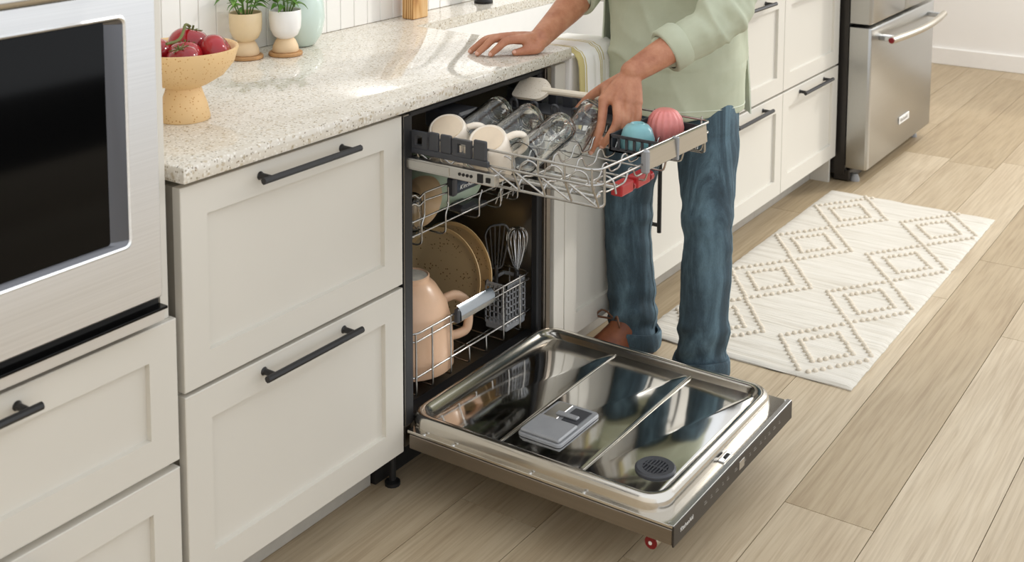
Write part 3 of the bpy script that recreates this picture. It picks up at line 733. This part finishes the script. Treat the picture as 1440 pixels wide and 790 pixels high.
# ------------------------------------------------------------ dishes in the middle rack
bowlprof = [(0, 0), (.5, 0), (.52, .02), (.75, .14), (.93, .38), (1, .62), (.985, .63), (.95, .6), (.88, .4), (.7, .18), (.48, .07), (0, .06)]
def bowl(name, r, mt, mat, label):
    o = B().lathe([(a_*r, b_*r) for a_, b_ in bowlprof], 40, mt).obj(name, mat, None, 50); return tag(o, label, 'bowl')
bowl('bowl', .064, axis_mat((.212, .15, .607), (.8, -.15, -.45)), 'tan_bowl', 'tan bowl leaning on its side in the middle rack behind the wires')
bowl('bowl', .115, axis_mat((.365, .195, .658), (.3, .2, -.93)), 'mint', 'pale green bowl turned over in the middle rack behind the chrome handle')
bowl('bowl', .085, axis_mat((.2, .40, .645), (.1, .3, -.9)), 'mint', 'pale green bowl turned over at the back of the middle rack')
tg = B(); loops = []
prof = [(.026, 0), (.029, .004), (.031, .04), (.033, .09), (.0315, .09), (.029, .04), (.026, .012)]
for r_, z_ in prof: loops.append([Vector((.112+r_*(1+.03*math.cos(14*a_+z_*200))*math.cos(a_), .076+r_*(1+.03*math.cos(14*a_+z_*200))*math.sin(a_), .652-z_)) for a_ in [2*math.pi*k/56 for k in range(56)]])
o = tg.loft(loops).obj('drinking_glass', 'glass', None, 50); tag(o, 'textured clear tumbler upside down at the left of the middle rack', 'glass')
# ------------------------------------------------------------ dishes in the lower rack
PC = Vector((.193, .138, .204))
t = thing('batter_bowl', 'large peach batter bowl with handle, upside down in the lower rack', 'bowl', PC)
B().lathe([(.1, 0), (.103, .003), (.1025, .05), (.1, .1), (.088, .15), (.062, .193), (.05, .205), (.046, .208), (.046, .219), (.043, .221), (.04, .216), (0, .215), (0, .2), (.055, .19), (.082, .145), (.094, .1), (.097, .05), (.097, .003)], 56, Matrix.Translation(PC)).obj('body', 'peach', t, 50)
B().lathe([(0, .2158), (.0405, .2158), (.0405, .2175), (0, .2175)], 40, Matrix.Translation(PC)).obj('base_disc', 'peach_base', t)
hd = Vector((.86, -.5, 0)).normalized()
pts = [PC+hd*a_+Vector((0, 0, b_)) for a_, b_ in ((.088, .145), (.115, .152), (.147, .13), (.152, .09), (.148, .055), (.12, .048), (.096, .05))]
B().tube(fillet(pts, .02, 4), .0095, 12, flat=1.25).obj('handle', 'peach', t, 60)
def plate(c, label, mat='plate_face'):
    t = thing('plate', label, 'plate', c, 'tan plates in the lower rack')
    mt = axis_mat(c, (-1, 0, .1)); r = .126
    b = B().lathe([(0, 0), (.085, 0), (.1, .003), (.118, .014), (.126, .020), (.125, .022), (.116, .0185), (.1, .0085), (.085, .005), (0, .005)], 56, mt); b.obj('body', 'plate_rim', t, 50)
    B().lathe([(0, .0056), (.085, .0056), (.1, .0092), (.115, .0186), (.1, .0086), (.085, .005), (0, .005)], 56, mt).obj('face', 'plate_face', t, 50)
plate((.442, .222, .325), 'tan speckled dinner plate standing in the lower rack, nearer the batter bowl')
plate((.492, .222, .325), 'tan speckled dinner plate standing in the lower rack, behind the front plate')
# silverware basket with whisk and slotted turner
t = thing('silverware_basket', 'grey plastic mesh silverware basket at the right of the lower rack', 'basket', (.515, .075, .2))
sx0, sx1, sy0, sy1, sz0, sz1 = .462, .548, .044, .112, .202, .325
B().box(sx0, sx1, sy0, sy1, sz0, sz0+.02, .004).obj('base', 'grey_plastic', t, 0)
B().box(sx0, sx1, sy0, sy0+.004, sz1-.008, sz1).box(sx0, sx1, sy1-.004, sy1, sz1-.008, sz1).box(sx0, sx0+.004, sy0, sy1, sz1-.008, sz1).box(sx1-.004, sx1, sy0, sy1, sz1-.008, sz1).obj('rim', 'grey_plastic', t, 0)
for i in range(7):
    x = sx0+.002+(sx1-sx0-.004)*i/6
    B().box(x-.0016, x+.0016, sy0, sy0+.003, sz0+.015, sz1-.004).obj('bar', 'grey_plastic', t, 0)
for i in range(6):
    y = sy0+.002+(sy1-sy0-.004)*i/5
    B().box(sx0, sx0+.003, y-.0016, y+.0016, sz0+.015, sz1-.004).obj('bar', 'grey_plastic', t, 0)
for i in range(6):
    z = sz0+.03+.0165*i
    B().box(sx0, sx1, sy0, sy0+.003, z-.0014, z+.0014).box(sx0, sx0+.003, sy0, sy1, z-.0014, z+.0014).obj('ring', 'grey_plastic', t, 0)
t = thing('whisk', 'steel balloon whisk standing upside down in the silverware basket', 'whisk', (.53, .075, .22))
B().tube([(.524, .07, .226), (.532, .06, .34)], .007, 10).obj('handle', 'turner', t)
for k in range(7):
    a_ = math.pi*k/7; pts = []
    for i in range(25):
        q = math.pi*2*i/24 if 0 else i/24
        s_ = -1+2*q; rad = .027*math.sin(math.pi*min(1, (1-abs(s_))*.5+.0)*1.0)**.8*(1 if s_ >= 0 else -1) if abs(s_) < 1 else 0
        h_ = .12*(1-abs(s_)**2.2)
        rad = .027*math.copysign(1, s_)*math.sin(math.pi*(1-(1-abs(s_))**1.0)*.5*2)**.75 if 0 < abs(s_) < 1 else 0
        pts.append((.532+rad*math.cos(a_), .06+rad*math.sin(a_), .335+h_))
    B().tube(pts, .0011, 6).obj('loop', 'chrome', t, 60)
t = thing('turner', 'dark slotted turner standing upside down in the silverware basket', 'turner', (.48, .085, .22))
B().tube([(.492, .098, .226), (.496, .1, .36)], .0055, 8).obj('handle', 'turner', t)
fr_ = [(.488, .112, .35), (.478, .124, .44), (.486, .115, .462), (.512, .084, .466), (.520, .074, .445), (.504, .088, .35)]
B().tube(fillet(fr_+[fr_[0]], .01), .003, 7).obj('frame', 'turner', t)
for k in range(1, 5):
    f = k/5; A_ = Vector(fr_[0]).lerp(Vector(fr_[5]), f); B_ = Vector(fr_[1]).lerp(Vector(fr_[4]), f)+Vector((0, 0, .02)); B().tube([A_, B_], .0022, 6).obj('slat', 'turner', t)
# ------------------------------------------------------------ things on the counter
ZC = .9145
BC = Vector((-.385, .243, ZC))
o = B().lathe([(0, 0), (.05, 0), (.0515, .003), (.046, .03), (.037, .055), (.034, .065), (.05, .072), (.08, .09), (.1, .115), (.1085, .142), (.108, .146), (.105, .146), (.1, .142), (.09, .115), (.07, .092), (.03, .08), (0, .078)], 56, Matrix.Translation(BC)).obj('footed_bowl', 'bowl_clay', None, 50)
tag(o, 'speckled tan footed bowl holding red tomatoes on the countertop', 'bowl')
tl = ['largest red tomato with green calyx at the top of the bowl', 'red tomato at the right side of the footed bowl', 'red tomato at the left front of the footed bowl', 'red tomato low in the middle of the footed bowl', 'red tomato at the far left back of the footed bowl']
tpos = [((-.352, .262, .14), .042, (.25, -.1, 1)), ((-.335, .205, .128), .038, (.5, -.6, .5)), ((-.425, .195, .128), .034, (-.3, .1, 1)), ((-.395, .225, .127), .036, (.3, .3, 1)), ((-.43, .275, .132), .038, (-.1, 0, 1))]
for (p, r_, d_), lb in zip(tpos, tl):
    p = Vector((p[0], p[1], ZC+p[2]+.002)); t = thing('tomato', lb, 'tomato', p, 'tomatoes in the footed bowl')
    mt = axis_mat(p, d_); prof = []
    for k in range(15):
        a_ = -math.pi/2+math.pi*k/14; rr_ = r_*math.cos(a_); zz = r_*.86*math.sin(a_)
        if a_ > .9: zz -= r_*.22*((a_-.9)/.67)**2
        prof.append((rr_ if 0 < k < 14 else 0, zz))
    B().lathe(prof, 28, mt).obj('flesh', 'tomato', t, 60)
    if lb.startswith(('largest', 'red tomato low', 'red tomato at the left')):
        c_ = B()
        for k in range(6):
            a_ = 2*math.pi*k/6+.3; d2 = Vector((math.cos(a_), math.sin(a_), 0))
            c_.tube([mt @ (d2*.001+Vector((0, 0, r_*.66))), mt @ (d2*.01+Vector((0, 0, r_*.73))), mt @ (d2*.02+Vector((0, 0, r_*.80)))], [.0025, .002, .0006], 6)
        c_.tube([mt @ Vector((0, 0, r_*.62)), mt @ Vector((0, 0, r_*.95))], .0022, 7); c_.obj('calyx', 'vine', t)
o = B().tube(fillet([(-.46, .2, ZC+.168), (-.425, .205, ZC+.168), (-.40, .222, ZC+.178), (-.375, .245, ZC+.19), (-.352, .258, ZC+.18)], .02), .003, 8).obj('vine_stem', 'vine'); tag(o, 'green brown vine stem lying over the tomatoes in the bowl', 'stem')
# potted plants: cup on a clay half sphere foot, with a cork coaster
lm = B(); n_ = 8; Lf = .034
rows = []
for i in range(n_+1):
    q = i/n_; wd = .0105*math.sin(math.pi*min(1, q**.75))*(1-.15*q) if 0 < i < n_ else .0004
    zc = .006*math.sin(math.pi*q)-.008*q*q
    rows.append([Vector((-wd, Lf*q, zc+wd*.35)), Vector((0, Lf*q, zc)), Vector((wd, Lf*q, zc+wd*.35)), Vector((0, Lf*q, zc-.0006))])
leaf_me = lm.loft(rows).mesh('leaf', 'leaf', 60)
def potted(p, mat, label, clabel, seed, s=1.0):
    p = Vector(p); rd = random.Random(seed)
    o = B().lathe([(0, 0), (.040, 0), (.042, .002), (.042, .007), (.04, .009), (0, .009)], 36, Matrix.Translation(p)).obj('coaster', 'cork', None, 40); tag(o, clabel, 'coaster', 'round cork coasters under the plant pots')
    p = p+Vector((0, 0, .0095))
    t = thing('potted_plant', label, 'plant', p, 'potted plants against the backsplash')
    B().lathe([(0, 0), (.031, 0), (.033, .003), (.031, .015), (.025, .028), (.018, .036), (0, .037)], 32, Matrix.Translation(p)).obj('foot', 'foot_clay', t, 50)
    B().lathe([(0, .03), (.018, .032), (.031, .042), (.0385, .06), (.04, .08), (.04, .104), (.039, .1055), (.037, .104), (.037, .08), (.034, .06), (0, .058)], 40, Matrix.Translation(p)).obj('pot', mat, t, 50)
    B().lathe([(0, .095), (.0372, .0945), (.0372, .09), (0, .09)], 24, Matrix.Translation(p)).obj('soil', 'soil', t)
    for i in range(9):
        a_ = 2*math.pi*i/9+rd.uniform(-.3, .3); h_ = rd.uniform(.04, .09)*s; ln = rd.uniform(.015, .038)
        b0 = p+Vector((math.cos(a_)*.012, math.sin(a_)*.012, .092)); b1 = p+Vector((math.cos(a_)*(.012+ln*.5), math.sin(a_)*(.012+ln*.5), .095+h_*.6)); b2_ = p+Vector((math.cos(a_)*(.012+ln), math.sin(a_)*(.012+ln), .095+h_))
        B().tube([b0, b1, b2_], [.0016, .0013, .0008], 6).obj('stem', 'stem', t)
        for k in range(5):
            q = .35+.65*k/4; base = b0.lerp(b1, q*2) if q < .5 else b1.lerp(b2_, q*2-1)
            o = bpy.data.objects.new('leaf', leaf_me); COL.objects.link(o); o.parent = t; o.location = base-p
            o.rotation_euler = (rd.uniform(-.2, .7), rd.uniform(-.4, .4), a_-math.pi/2+rd.uniform(-1.6, 1.6)); sc = rd.uniform(.65, 1.15); o.scale = (sc, sc, sc)
potted((.093, .572, .9145), 'pot_tan', 'leafy green plant in a tan cup-shaped pot, nearer the tomatoes', 'round cork coaster under the tan plant pot', 5)
potted((.178, .522, .9145), 'white_gloss', 'leafy green plant in a white cup-shaped pot on a clay foot', 'round cork coaster under the white plant pot', 11)
o = B().lathe([(0, 0), (.03, 0), (.038, .004), (.056, .03), (.064, .07), (.062, .11), (.05, .15), (.033, .175), (.026, .19), (.026, .215), (.029, .222), (.026, .222), (.022, .215), (.022, .19), (.029, .174), (.046, .149), (.058, .11), (.06, .07), (.052, .032), (.03, .008), (0, .006)], 48, Matrix.Translation((.288, .578, .9145))).obj('vase', 'vase_glass', None, 60)
tag(o, 'pale green rounded vase behind the white plant pot', 'vase')
o = B().box(.742, .812, .57, .612, .9145, 1.32, .003, 2).obj('wooden_block', 'oak_block', None, 0); tag(o, 'upright oak wood block on the countertop against the backsplash', 'block')
#PART3
# ------------------------------------------------------------ person
PE = thing('person', 'person in sage green shirt, blue jeans and brown boots unloading the dishwasher', 'person', (.95, -.17, 0))
def bez(p, n=5):
    """smooth a polyline of (x,y,z,r) by Catmull-Rom"""
    out = []
    P_ = [p[0]]+list(p)+[p[-1]]
    for i in range(1, len(P_)-2):
        for k in range(n):
            t = k/n; a_, b_, c_, d_ = [Vector(q) for q in P_[i-1:i+3]]
            out.append(.5*((2*b_)+(c_-a_)*t+(2*a_-5*b_+4*c_-d_)*t*t+(3*b_-a_-3*c_+d_)*t**3))
    out.append(Vector(p[-1])); return out
def limb(b, pts, seg=14, n=5, flat=1.0, hint=Vector((0, 0, 1))):
    q = bez(pts, n)
    P_ = [Vector(v[:3]) for v in q]; r_ = [max(.001, v[3]) for v in q]
    b.tube(P_, r_, seg, hint, flat=flat); b.sphere(P_[0], r_[0], 12); b.sphere(P_[-1], r_[-1], 12)
def remesh(b, vox, smooth=4, fac=.5):
    bmesh.ops.recalc_face_normals(b.bm, faces=list(b.bm.faces))
    me = bpy.data.meshes.new('r'); b.bm.to_mesh(me); b.bm.free()
    out = evalmesh(me, [('REMESH', dict(mode='VOXEL', voxel_size=vox, use_smooth_shade=True)), ('SMOOTH', dict(factor=fac, iterations=smooth))])
    out.materials.clear(); out.polygons.foreach_set('use_smooth', [True]*len(out.polygons)); return out
def v4(p, r): return (*p, r)
TURN = R(35)         # the trunk is turned towards the camera
def ell(c, ax, ay, n=32, p=2.3, rot=TURN):
    out = []; cr, sr = math.cos(rot), math.sin(rot)
    for k in range(n):
        a_ = 2*math.pi*k/n; cs, sn = math.cos(a_), math.sin(a_)
        x, y = ax*math.copysign(abs(cs)**(2/p), cs), ay*math.copysign(abs(sn)**(2/p), sn)
        out.append(Vector((c[0]+x*cr-y*sr, c[1]+x*sr+y*cr, c[2])))
    return out
body = B()
# trunk, neck and head
body.loft([ell(c, a_, b_) for c, a_, b_ in (((.955, -.175, .80), .09, .13), ((.955, -.175, .92), .1, .15), ((.94, -.18, 1.05), .09, .14), ((.895, -.19, 1.2), .095, .15), ((.865, -.2, 1.28), .09, .165), ((.845, -.205, 1.34), .07, .12), ((.83, -.21, 1.39), .05, .06))])
limb(body, [(.835, -.207, 1.36, .058), (.815, -.215, 1.42, .055), (.795, -.22, 1.48, .056)])
HC = Vector((.765, -.22, 1.56)); tiltm = Matrix.Rotation(R(-22), 4, 'Y')
body.sphere(HC, (.098, .076, .112), 24, tiltm); body.sphere(HC+Vector((-.045, 0, -.055)), (.055, .056, .06), 18, tiltm)
body.tube([HC+Vector((-.1, 0, .0)), HC+Vector((-.115, 0, -.028)), HC+Vector((-.122, 0, -.045)), HC+Vector((-.1, 0, -.055))], [.008, .012, .015, .009], 10)
for sg in (-1, 1): body.sphere(HC+Vector((.005, sg*.078, -.01)), (.016, .008, .03), 10, tiltm)
# legs
HL = [(.985, -.252, .86), (.872, -.319, .43), (.862, -.312, .06)]; HR = [(.91, -.112, .86), (.93, -.042, .43), (.92, -.076, .06)]
for h in (HL, HR): limb(body, [v4(h[0], .075), v4(tuple((a_+b_)/2 for a_, b_ in zip(h[0], h[1])), .066), v4(h[1], .05), v4(tuple(a_*.6+b_*.4 for a_, b_ in zip(h[1], h[2])), .046), v4(h[2], .034)])
for h in (HL, HR):
    fx = Vector(h[2]); 
# arms: shoulder, elbow, wrist
SL, EL_, WL = (.955, -.345, 1.265), (.735, -.415, 1.03), (.505, -.285, .912)
SR, ER_, WRi = (.755, -.06, 1.285), (.86, .048, 1.055), (.578, .024, .947)
limb(body, [v4(SL, .055), v4(tuple((a_+b_)/2 for a_, b_ in zip(SL, EL_)), .048), v4(EL_, .042), (.65, -.367, .986, .038), (.57, -.322, .946, .036), v4(WL, .029)], flat=.9)
limb(body, [v4(SR, .055), v4(tuple((a_+b_)/2 for a_, b_ in zip(SR, ER_)), .048), v4(ER_, .042), (.77, .042, 1.012, .043), (.68, .036, .978, .035), v4(WRi, .028)], flat=.88)
NAILS = []
def finger(pts, rs):
    q = [v4(p, r_) for p, r_ in zip(pts, rs)]; limb(body, q, 12, 4)
    a_, b_ = Vector(pts[-2]), Vector(pts[-1]); NAILS.append((a_, b_, rs[-1]))
def knuckle(p, r_): body.sphere(p, r_, 12)
# left hand, reaching down around the glass
LI, LM, LR, LP = [(.44, -.246, .852), (.411, -.256, .80), (.394, -.253, .768), (.384, -.246, .742)], [(.45, -.275, .854), (.421, -.294, .813), (.404, -.283, .779), (.398, -.268, .756)], [(.461, -.300, .853), (.440, -.307, .81), (.425, -.295, .779), (.42, -.28, .757)], [(.476, -.316, .850), (.460, -.326, .817), (.449, -.317, .793), (.443, -.304, .774)]
for f_, rs in ((LI, (.0125, .0115, .0098, .0082)), (LM, (.0128, .0118, .01, .0084)), (LR, (.012, .011, .0095, .008)), (LP, (.011, .0098, .0085, .0072))):
    finger(f_, rs); knuckle(f_[0], .0142)
    limb(body, [v4(WL, .019), v4(tuple(.45*a_+.55*b_ for a_, b_ in zip(WL, f_[0])), .018), v4(f_[0], .0135)], 12, 4)
LT = [(.500, -.262, .893), (.492, -.222, .868), (.484, -.180, .838), (.472, -.150, .803)]
finger(LT, (.018, .0165, .0128, .0095))
limb(body, [v4(LT[1], .015), (.466, -.238, .862, .014), v4(LI[0], .012)], 10, 4)
for a_, b_ in ((LI, LM), (LM, LR), (LR, LP)): limb(body, [v4(a_[0], .0115), v4(b_[0], .0115)], 8, 2)
for f_ in (LI, LM, LR):      # tendons on the back of the hand
    off = Vector((.004, -.010, .011)); limb(body, [v4(Vector(WL)+off*.9, .006), v4(Vector(WL).lerp(Vector(f_[0]), .6)+off, .0055), v4(Vector(f_[0])+off*.45, .007)], 8, 4)
# right hand, resting on the counter
RI, RM, RR, RP = [(.515, .034, .955), (.476, .057, .953), (.457, .070, .936), (.446, .082, .9225)], [(.516, .062, .958), (.472, .089, .957), (.449, .103, .938), (.434, .115, .9225)], [(.522, .086, .953), (.481, .117, .951), (.461, .135, .935), (.449, .147, .9222)], [(.533, .106, .945), (.502, .135, .942), (.486, .15, .93), (.475, .162, .9215)]
for f_, rs in ((RI, (.012, .0108, .0095, .008)), (RM, (.0123, .011, .0095, .0082)), (RR, (.0115, .0105, .009, .0078)), (RP, (.0105, .0092, .008, .0068))):
    finger(f_, rs); knuckle(f_[0], .0132)
    limb(body, [v4(WRi, .017), v4(tuple(.45*a_+.55*b_ for a_, b_ in zip(WRi, f_[0])), .016), v4(f_[0], .0125)], 12, 4)
for a_, b_ in ((RI, RM), (RM, RR), (RR, RP)): limb(body, [v4(a_[0], .0112), v4(b_[0], .0112)], 8, 2)
RTh = [(.562, .012, .938), (.538, .006, .930), (.512, .024, .9265), (.492, .042, .923)]
finger(RTh, (.016, .0142, .0115, .0088))
limb(body, [v4(RTh[1], .013), (.525, .025, .942, .0125), v4(RI[0], .011)], 10, 4)
me = remesh(body, .0032, 4, .5); me.materials.append(M['skin'])
# keep the finger pads on the counter
for v in me.vertices:
    if v.co.x < .62 and -.05 < v.co.y < .25 and .90 < v.co.z < .9146: v.co.z = .9146
link('body', me, PE)
for a_, b_, r_ in NAILS:
    d = (b_-a_).normalized(); upv = Vector((-.35, -.55, .5)); upv = (upv-d*upv.dot(d)).normalized(); s_ = d.cross(upv)
    mt = Matrix((s_, d, upv)).transposed().to_4x4(); mt.translation = b_+upv*r_*.66+d*r_*.2
    B().sphere((0, 0, 0), (r_*.62, r_*.85, r_*.3), 10).obj('nail', 'nail', None, 60) if 0 else None
    nb = B().sphere((0, 0, 0), (r_*.62, r_*.8, r_*.32), 10); me2 = nb.mesh('nail', 'nail', 60); me2.transform(mt); link('nail', me2, PE)
# face and hair
for sg in (-1, 1):
    B().sphere(HC+Vector((-.088, sg*.03, .0)), .0125, 12).obj('eye', 'eye', PE); B().sphere(HC+Vector((-.0985, sg*.03, -.003)), .0055, 10).obj('iris', 'iris', PE)
    B().tube([HC+Vector((-.093, sg*.015, .022)), HC+Vector((-.094, sg*.03, .027)), HC+Vector((-.082, sg*.047, .02))], .004, 8).obj('eyebrow', 'hair', PE)
B().tube([HC+Vector((-.09, -.022, -.078)), HC+Vector((-.1, 0, -.078)), HC+Vector((-.09, .022, -.078))], [.003, .006, .003], 8).obj('mouth', 'lips', PE)
hb = B().sphere(HC+Vector((.022, 0, .025)), (.1, .084, .105), 24, tiltm)
for v in list(hb.bm.verts):
    l_ = v.co-HC
    if l_.x < -.06 and l_.z < .06 or l_.z < -.05: v.co = HC+l_*.75
hb.obj('hair', 'hair', PE, 60)
# --- jeans
jb = B()
jb.loft([ell(c, a_, b_) for c, a_, b_ in (((.95, -.178, .74), .085, .15), ((.955, -.178, .82), .112, .165), ((.955, -.178, .92), .115, .165), ((.952, -.178, 1.0), .11, .155))])
def leg(h, dx=0):
    k = Vector(h[1]); a_ = Vector(h[0]); f = Vector(h[2])
    pts = [v4(a_+Vector((0, 0, -.02)), .078), v4(a_.lerp(k, .3), .085), v4(a_.lerp(k, .7), .076), v4(k, .0665), v4(k.lerp(f, .3), .066), v4(k.lerp(f, .6), .0645), v4(k.lerp(f, .85), .066), (f.x, f.y, .05, .068)]
    q = bez(pts, 5); jb.tube([Vector(v[:3]) for v in q], [v[3] for v in q], 22, Vector((1, 0, 0)))
leg(HL); leg(HR)
me = remesh(jb, .0055, 5, .5); me.materials.append(M['denim'])
def legdist(co):
    best = 9
    for h in (HL, HR):
        zz = co.z; k = h[1]
        c = Vector(h[0]).lerp(Vector(k), (h[0][2]-zz)/(h[0][2]-k[2])) if zz > k[2] else Vector(k).lerp(Vector(h[2]), (k[2]-zz)/(k[2]-h[2][2]))
        best = min(best, (Vector((co.x, co.y, 0))-Vector((c.x, c.y, 0))).length)
    return best
me.calc_loop_triangles() if hasattr(me, 'calc_loop_triangles') else None
nrm = [v.normal.copy() for v in me.vertices]
for v, n in zip(me.vertices, nrm):
    c = v.co; bend = math.exp(-((c.z-.43)/.1)**2)+1.3*math.exp(-((c.z-.12)/.09)**2)+.6*math.exp(-((c.z-.72)/.12)**2)
    ang = c.x*9+c.y*11
    w_ = noise.noise((c.x*7+3, c.y*7, c.z*22+ang*.8))*.011*bend+noise.noise((c.x*11, c.y*11, c.z*9+5))*.0035+noise.noise((c.x*26, c.y*26, c.z*40))*.0018*(.5+bend)
    v.co = c+n*w_*(1 if c.z < .68 else .2)
jn = link('jeans', me, PE)
for h, nm in ((HL, 0), (HR, 1)):      # turned-up cuffs and side seams
    f = Vector(h[2]); cu = B(); loops = []
    for r_, z_ in ((.066, .035), (.0745, .034), (.077, .045), (.0765, .075), (.073, .082), (.066, .08)):
        loops.append([Vector((f.x+r_*(1+.05*noise.noise((3*math.cos(a_), 3*math.sin(a_), z_*20+nm*7)))*math.cos(a_), f.y+r_*(1+.05*noise.noise((3*math.cos(a_), 3*math.sin(a_), z_*20+nm*7)))*math.sin(a_), z_+.006*math.sin(a_*2+nm))) for a_ in [2*math.pi*k/36 for k in range(36)]])
    cu.loft(loops+[loops[0]], False, False).obj('cuff', 'denim', jn, 60)

sh_bvh = mathutils.bvhtree.BVHTree.FromPolygons([v.co.copy() for v in me.vertices], [tuple(p.vertices) for p in me.polygons])
def seam(h, d, z0, z1):
    pts = []
    for i in range(40):
        zz = z0+(z1-z0)*i/39; k = h[1]
        c = Vector(h[0]).lerp(Vector(k), (h[0][2]-zz)/(h[0][2]-k[2])) if zz > k[2] else Vector(k).lerp(Vector(h[2]), (k[2]-zz)/(k[2]-h[2][2]))
        c = Vector((c.x, c.y, zz)); dd = Vector(d).normalized(); hit = sh_bvh.ray_cast(c+dd*.125, -dd)
        if hit[0] and (hit[0]-c).length < .12: pts.append(hit[0]+dd*.0005)
    if len(pts) > 3: B().tube(pts, .0022, 6).obj('seam', 'denim_cuff', jn, 60)
seam(HL, (.25, -1, 0), .76, .085); seam(HR, (.15, -1, 0), .7, .085)
# --- shirt
sb = B()
sb.loft([ell(c, a_, b_, 40) for c, a_, b_ in (((.95, -.18, .722), .15, .19), ((.95, -.18, .80), .15, .19), ((.948, -.18, .9), .145, .19), ((.94, -.18, 1.0), .135, .19), ((.92, -.185, 1.1), .126, .185), ((.887, -.193, 1.2), .122, .185), ((.86, -.2, 1.27), .11, .185), ((.843, -.205, 1.32), .09, .145), ((.832, -.21, 1.365), .062, .075))])
def sleeve(S, E_, C_, r0, r1, r2, r3):
    limb(sb, [v4(S, r0), v4(Vector(S).lerp(Vector(E_), .5), r1), v4(E_, r2), v4(C_, r3)], 18, 5)
CL = Vector((.618, -.333, .958)); CR = Vector((.805, .044, 1.03))
sleeve(SL, EL_, Vector(EL_).lerp(CL, .93), .078, .070, .064, .055)
sleeve(SR, ER_, Vector(ER_).lerp(CR, .9), .078, .068, .062, .054)
me = remesh(sb, .0055, 5, .5); me.materials.append(M['shirt'])
nrm = [v.normal.copy() for v in me.vertices]; EV = Vector(EL_)
for v, n in zip(me.vertices, nrm):
    c = v.co; e = math.exp(-((c-EV).length/.13)**2); low = math.exp(-((c.z-.75)/.12)**2)
    tq = (c-EV).dot((CL-EV).normalized())
    w_ = noise.noise((c.x*5+1, c.y*8, c.z*5))*.012+noise.noise((c.x*11+c.z*5, c.y*11+4, c.z*7))*.008+abs(noise.noise((c.x*9-c.z*9, c.y*9, c.z*9+2)))*-.008
    w_ += e*(noise.noise((c.x*8+c.z*14, c.y*6, tq*34))*.022*min(1, max(0, (.13-tq)/.05)))
    rd_ = 1-abs(noise.noise((c.x*5+c.z*3.5, c.y*5-c.z*3, c.z*2.2+7))); w_ += (rd_**6)*.014-.004
    v.co = c+n*w_*(.6 if low > .5 else 1)
sh = link('shirt', me, PE)
for C_, E_, r_ in ((CL, Vector(EL_), .054), (CR, Vector(ER_), .053)):
    d = (C_-E_).normalized(); mt = axis_mat(C_-d*.03, d)
    B().lathe([(r_-.009, .052), (r_-.001, .053), (r_+.003, .048), (r_+.003, .008), (r_-.002, .0), (r_-.01, .004)], 36, mt).obj('sleeve_cuff', 'shirt', sh, 60)
# rounded back tail that hangs free of the front at the side slit
tl_ = B(); rows = []; cr_, sr_ = math.cos(TURN), math.sin(TURN)
for i in range(33):
    a_ = R(-80+160*i/32); zb = .715-.025*abs(math.sin(a_))**6+.003*math.sin(i*1.3); ri, ro = [], []
    for k, zz in enumerate([1.02, .95, .88, .82, .77, zb]):
        g_ = .010+.016*(k/5)**1.4+.004*math.sin(i*.8+k*.4)*(k/5)
        for off, L_ in ((g_, ro), (g_-.004, ri)):
            x, y = (.15+off)*math.cos(a_), (.19+off)*math.sin(a_)
            L_.append(Vector((.95+x*cr_-y*sr_, -.178+x*sr_+y*cr_, zz)))
    rows.append(ro+ri[::-1])
tl_.loft(rows).obj('shirt_tail', 'shirt_lit', sh, 60)
sbvh = mathutils.bvhtree.BVHTree.FromPolygons([v.co.copy() for v in me.vertices], [tuple(p.vertices) for p in me.polygons]); lp = []
for k in range(72):
    dd = Vector((math.cos(2*math.pi*k/72), math.sin(2*math.pi*k/72), 0)); hit = sbvh.ray_cast(Vector((.95, -.18, .745))+dd*.3, -dd)
    if hit[0]: lp.append(hit[0]+dd*.0003)
B().tube(lp, .0012, 5, closed=True).obj('hem_stitch', 'shirt_lit', sh, 60)
# --- boots
def boot(h, ang, low=False):
    f = Vector(h[2]); t = B(); dv = Vector((math.cos(ang), math.sin(ang), 0)); sv = Vector((-dv.y, dv.x, 0))
    def ring(along, z, l_, w_, n=24):
        c = Vector((f.x, f.y, 0))+dv*along; return [c+dv*l_*math.cos(2*math.pi*k/n)+sv*w_*math.sin(2*math.pi*k/n)+Vector((0, 0, z)) for k in range(n)]
    if low: t.loft([ring(.065, .018, .142, .05), ring(.066, .03, .142, .051), ring(.05, .045, .12, .045), ring(.02, .058, .08, .04), ring(.0, .08, .05, .038), ring(0, .12, .045, .038)])
    else: t.loft([ring(.065, .018, .142, .05), ring(.066, .035, .142, .051), ring(.055, .058, .13, .047), ring(.03, .08, .1, .043), ring(.012, .1, .072, .042), ring(.004, .13, .058, .044), ring(0, .16, .056, .045)])
    o = t.obj('boot', 'leather', PE, 60)
    B().loft([ring(.065, .001, .143, .05), ring(.065, .004, .147, .053), ring(.065, .02, .147, .053), ring(.065, .021, .14, .049)]).obj('sole', 'rubber_sole', o, 40)
    for k in range(4):
        c = Vector((f.x, f.y, 0))+dv*(.062+.024*k)+Vector((0, 0, (.074 if low else .107)-.013*k))
        B().tube([c-sv*.034-Vector((0, 0, .018)), c-sv*.015, c+sv*.015, c+sv*.034-Vector((0, 0, .018))], .0032, 6).obj('lace', 'lace', o, 60)
    c = Vector((f.x, f.y, 0))+dv*.07+Vector((0, 0, .118))
    for sg in (() if low else (-1, 1)): B().tube(fillet([c, c+sv*sg*.03+dv*.02+Vector((0, 0, .03)), c+sv*sg*.055+dv*.03+Vector((0, 0, .0)), c+sv*sg*.01], .02), .0028, 6).obj('lace_loop', 'lace', o, 60)
boot(HL, R(215), True); boot(HR, R(160))
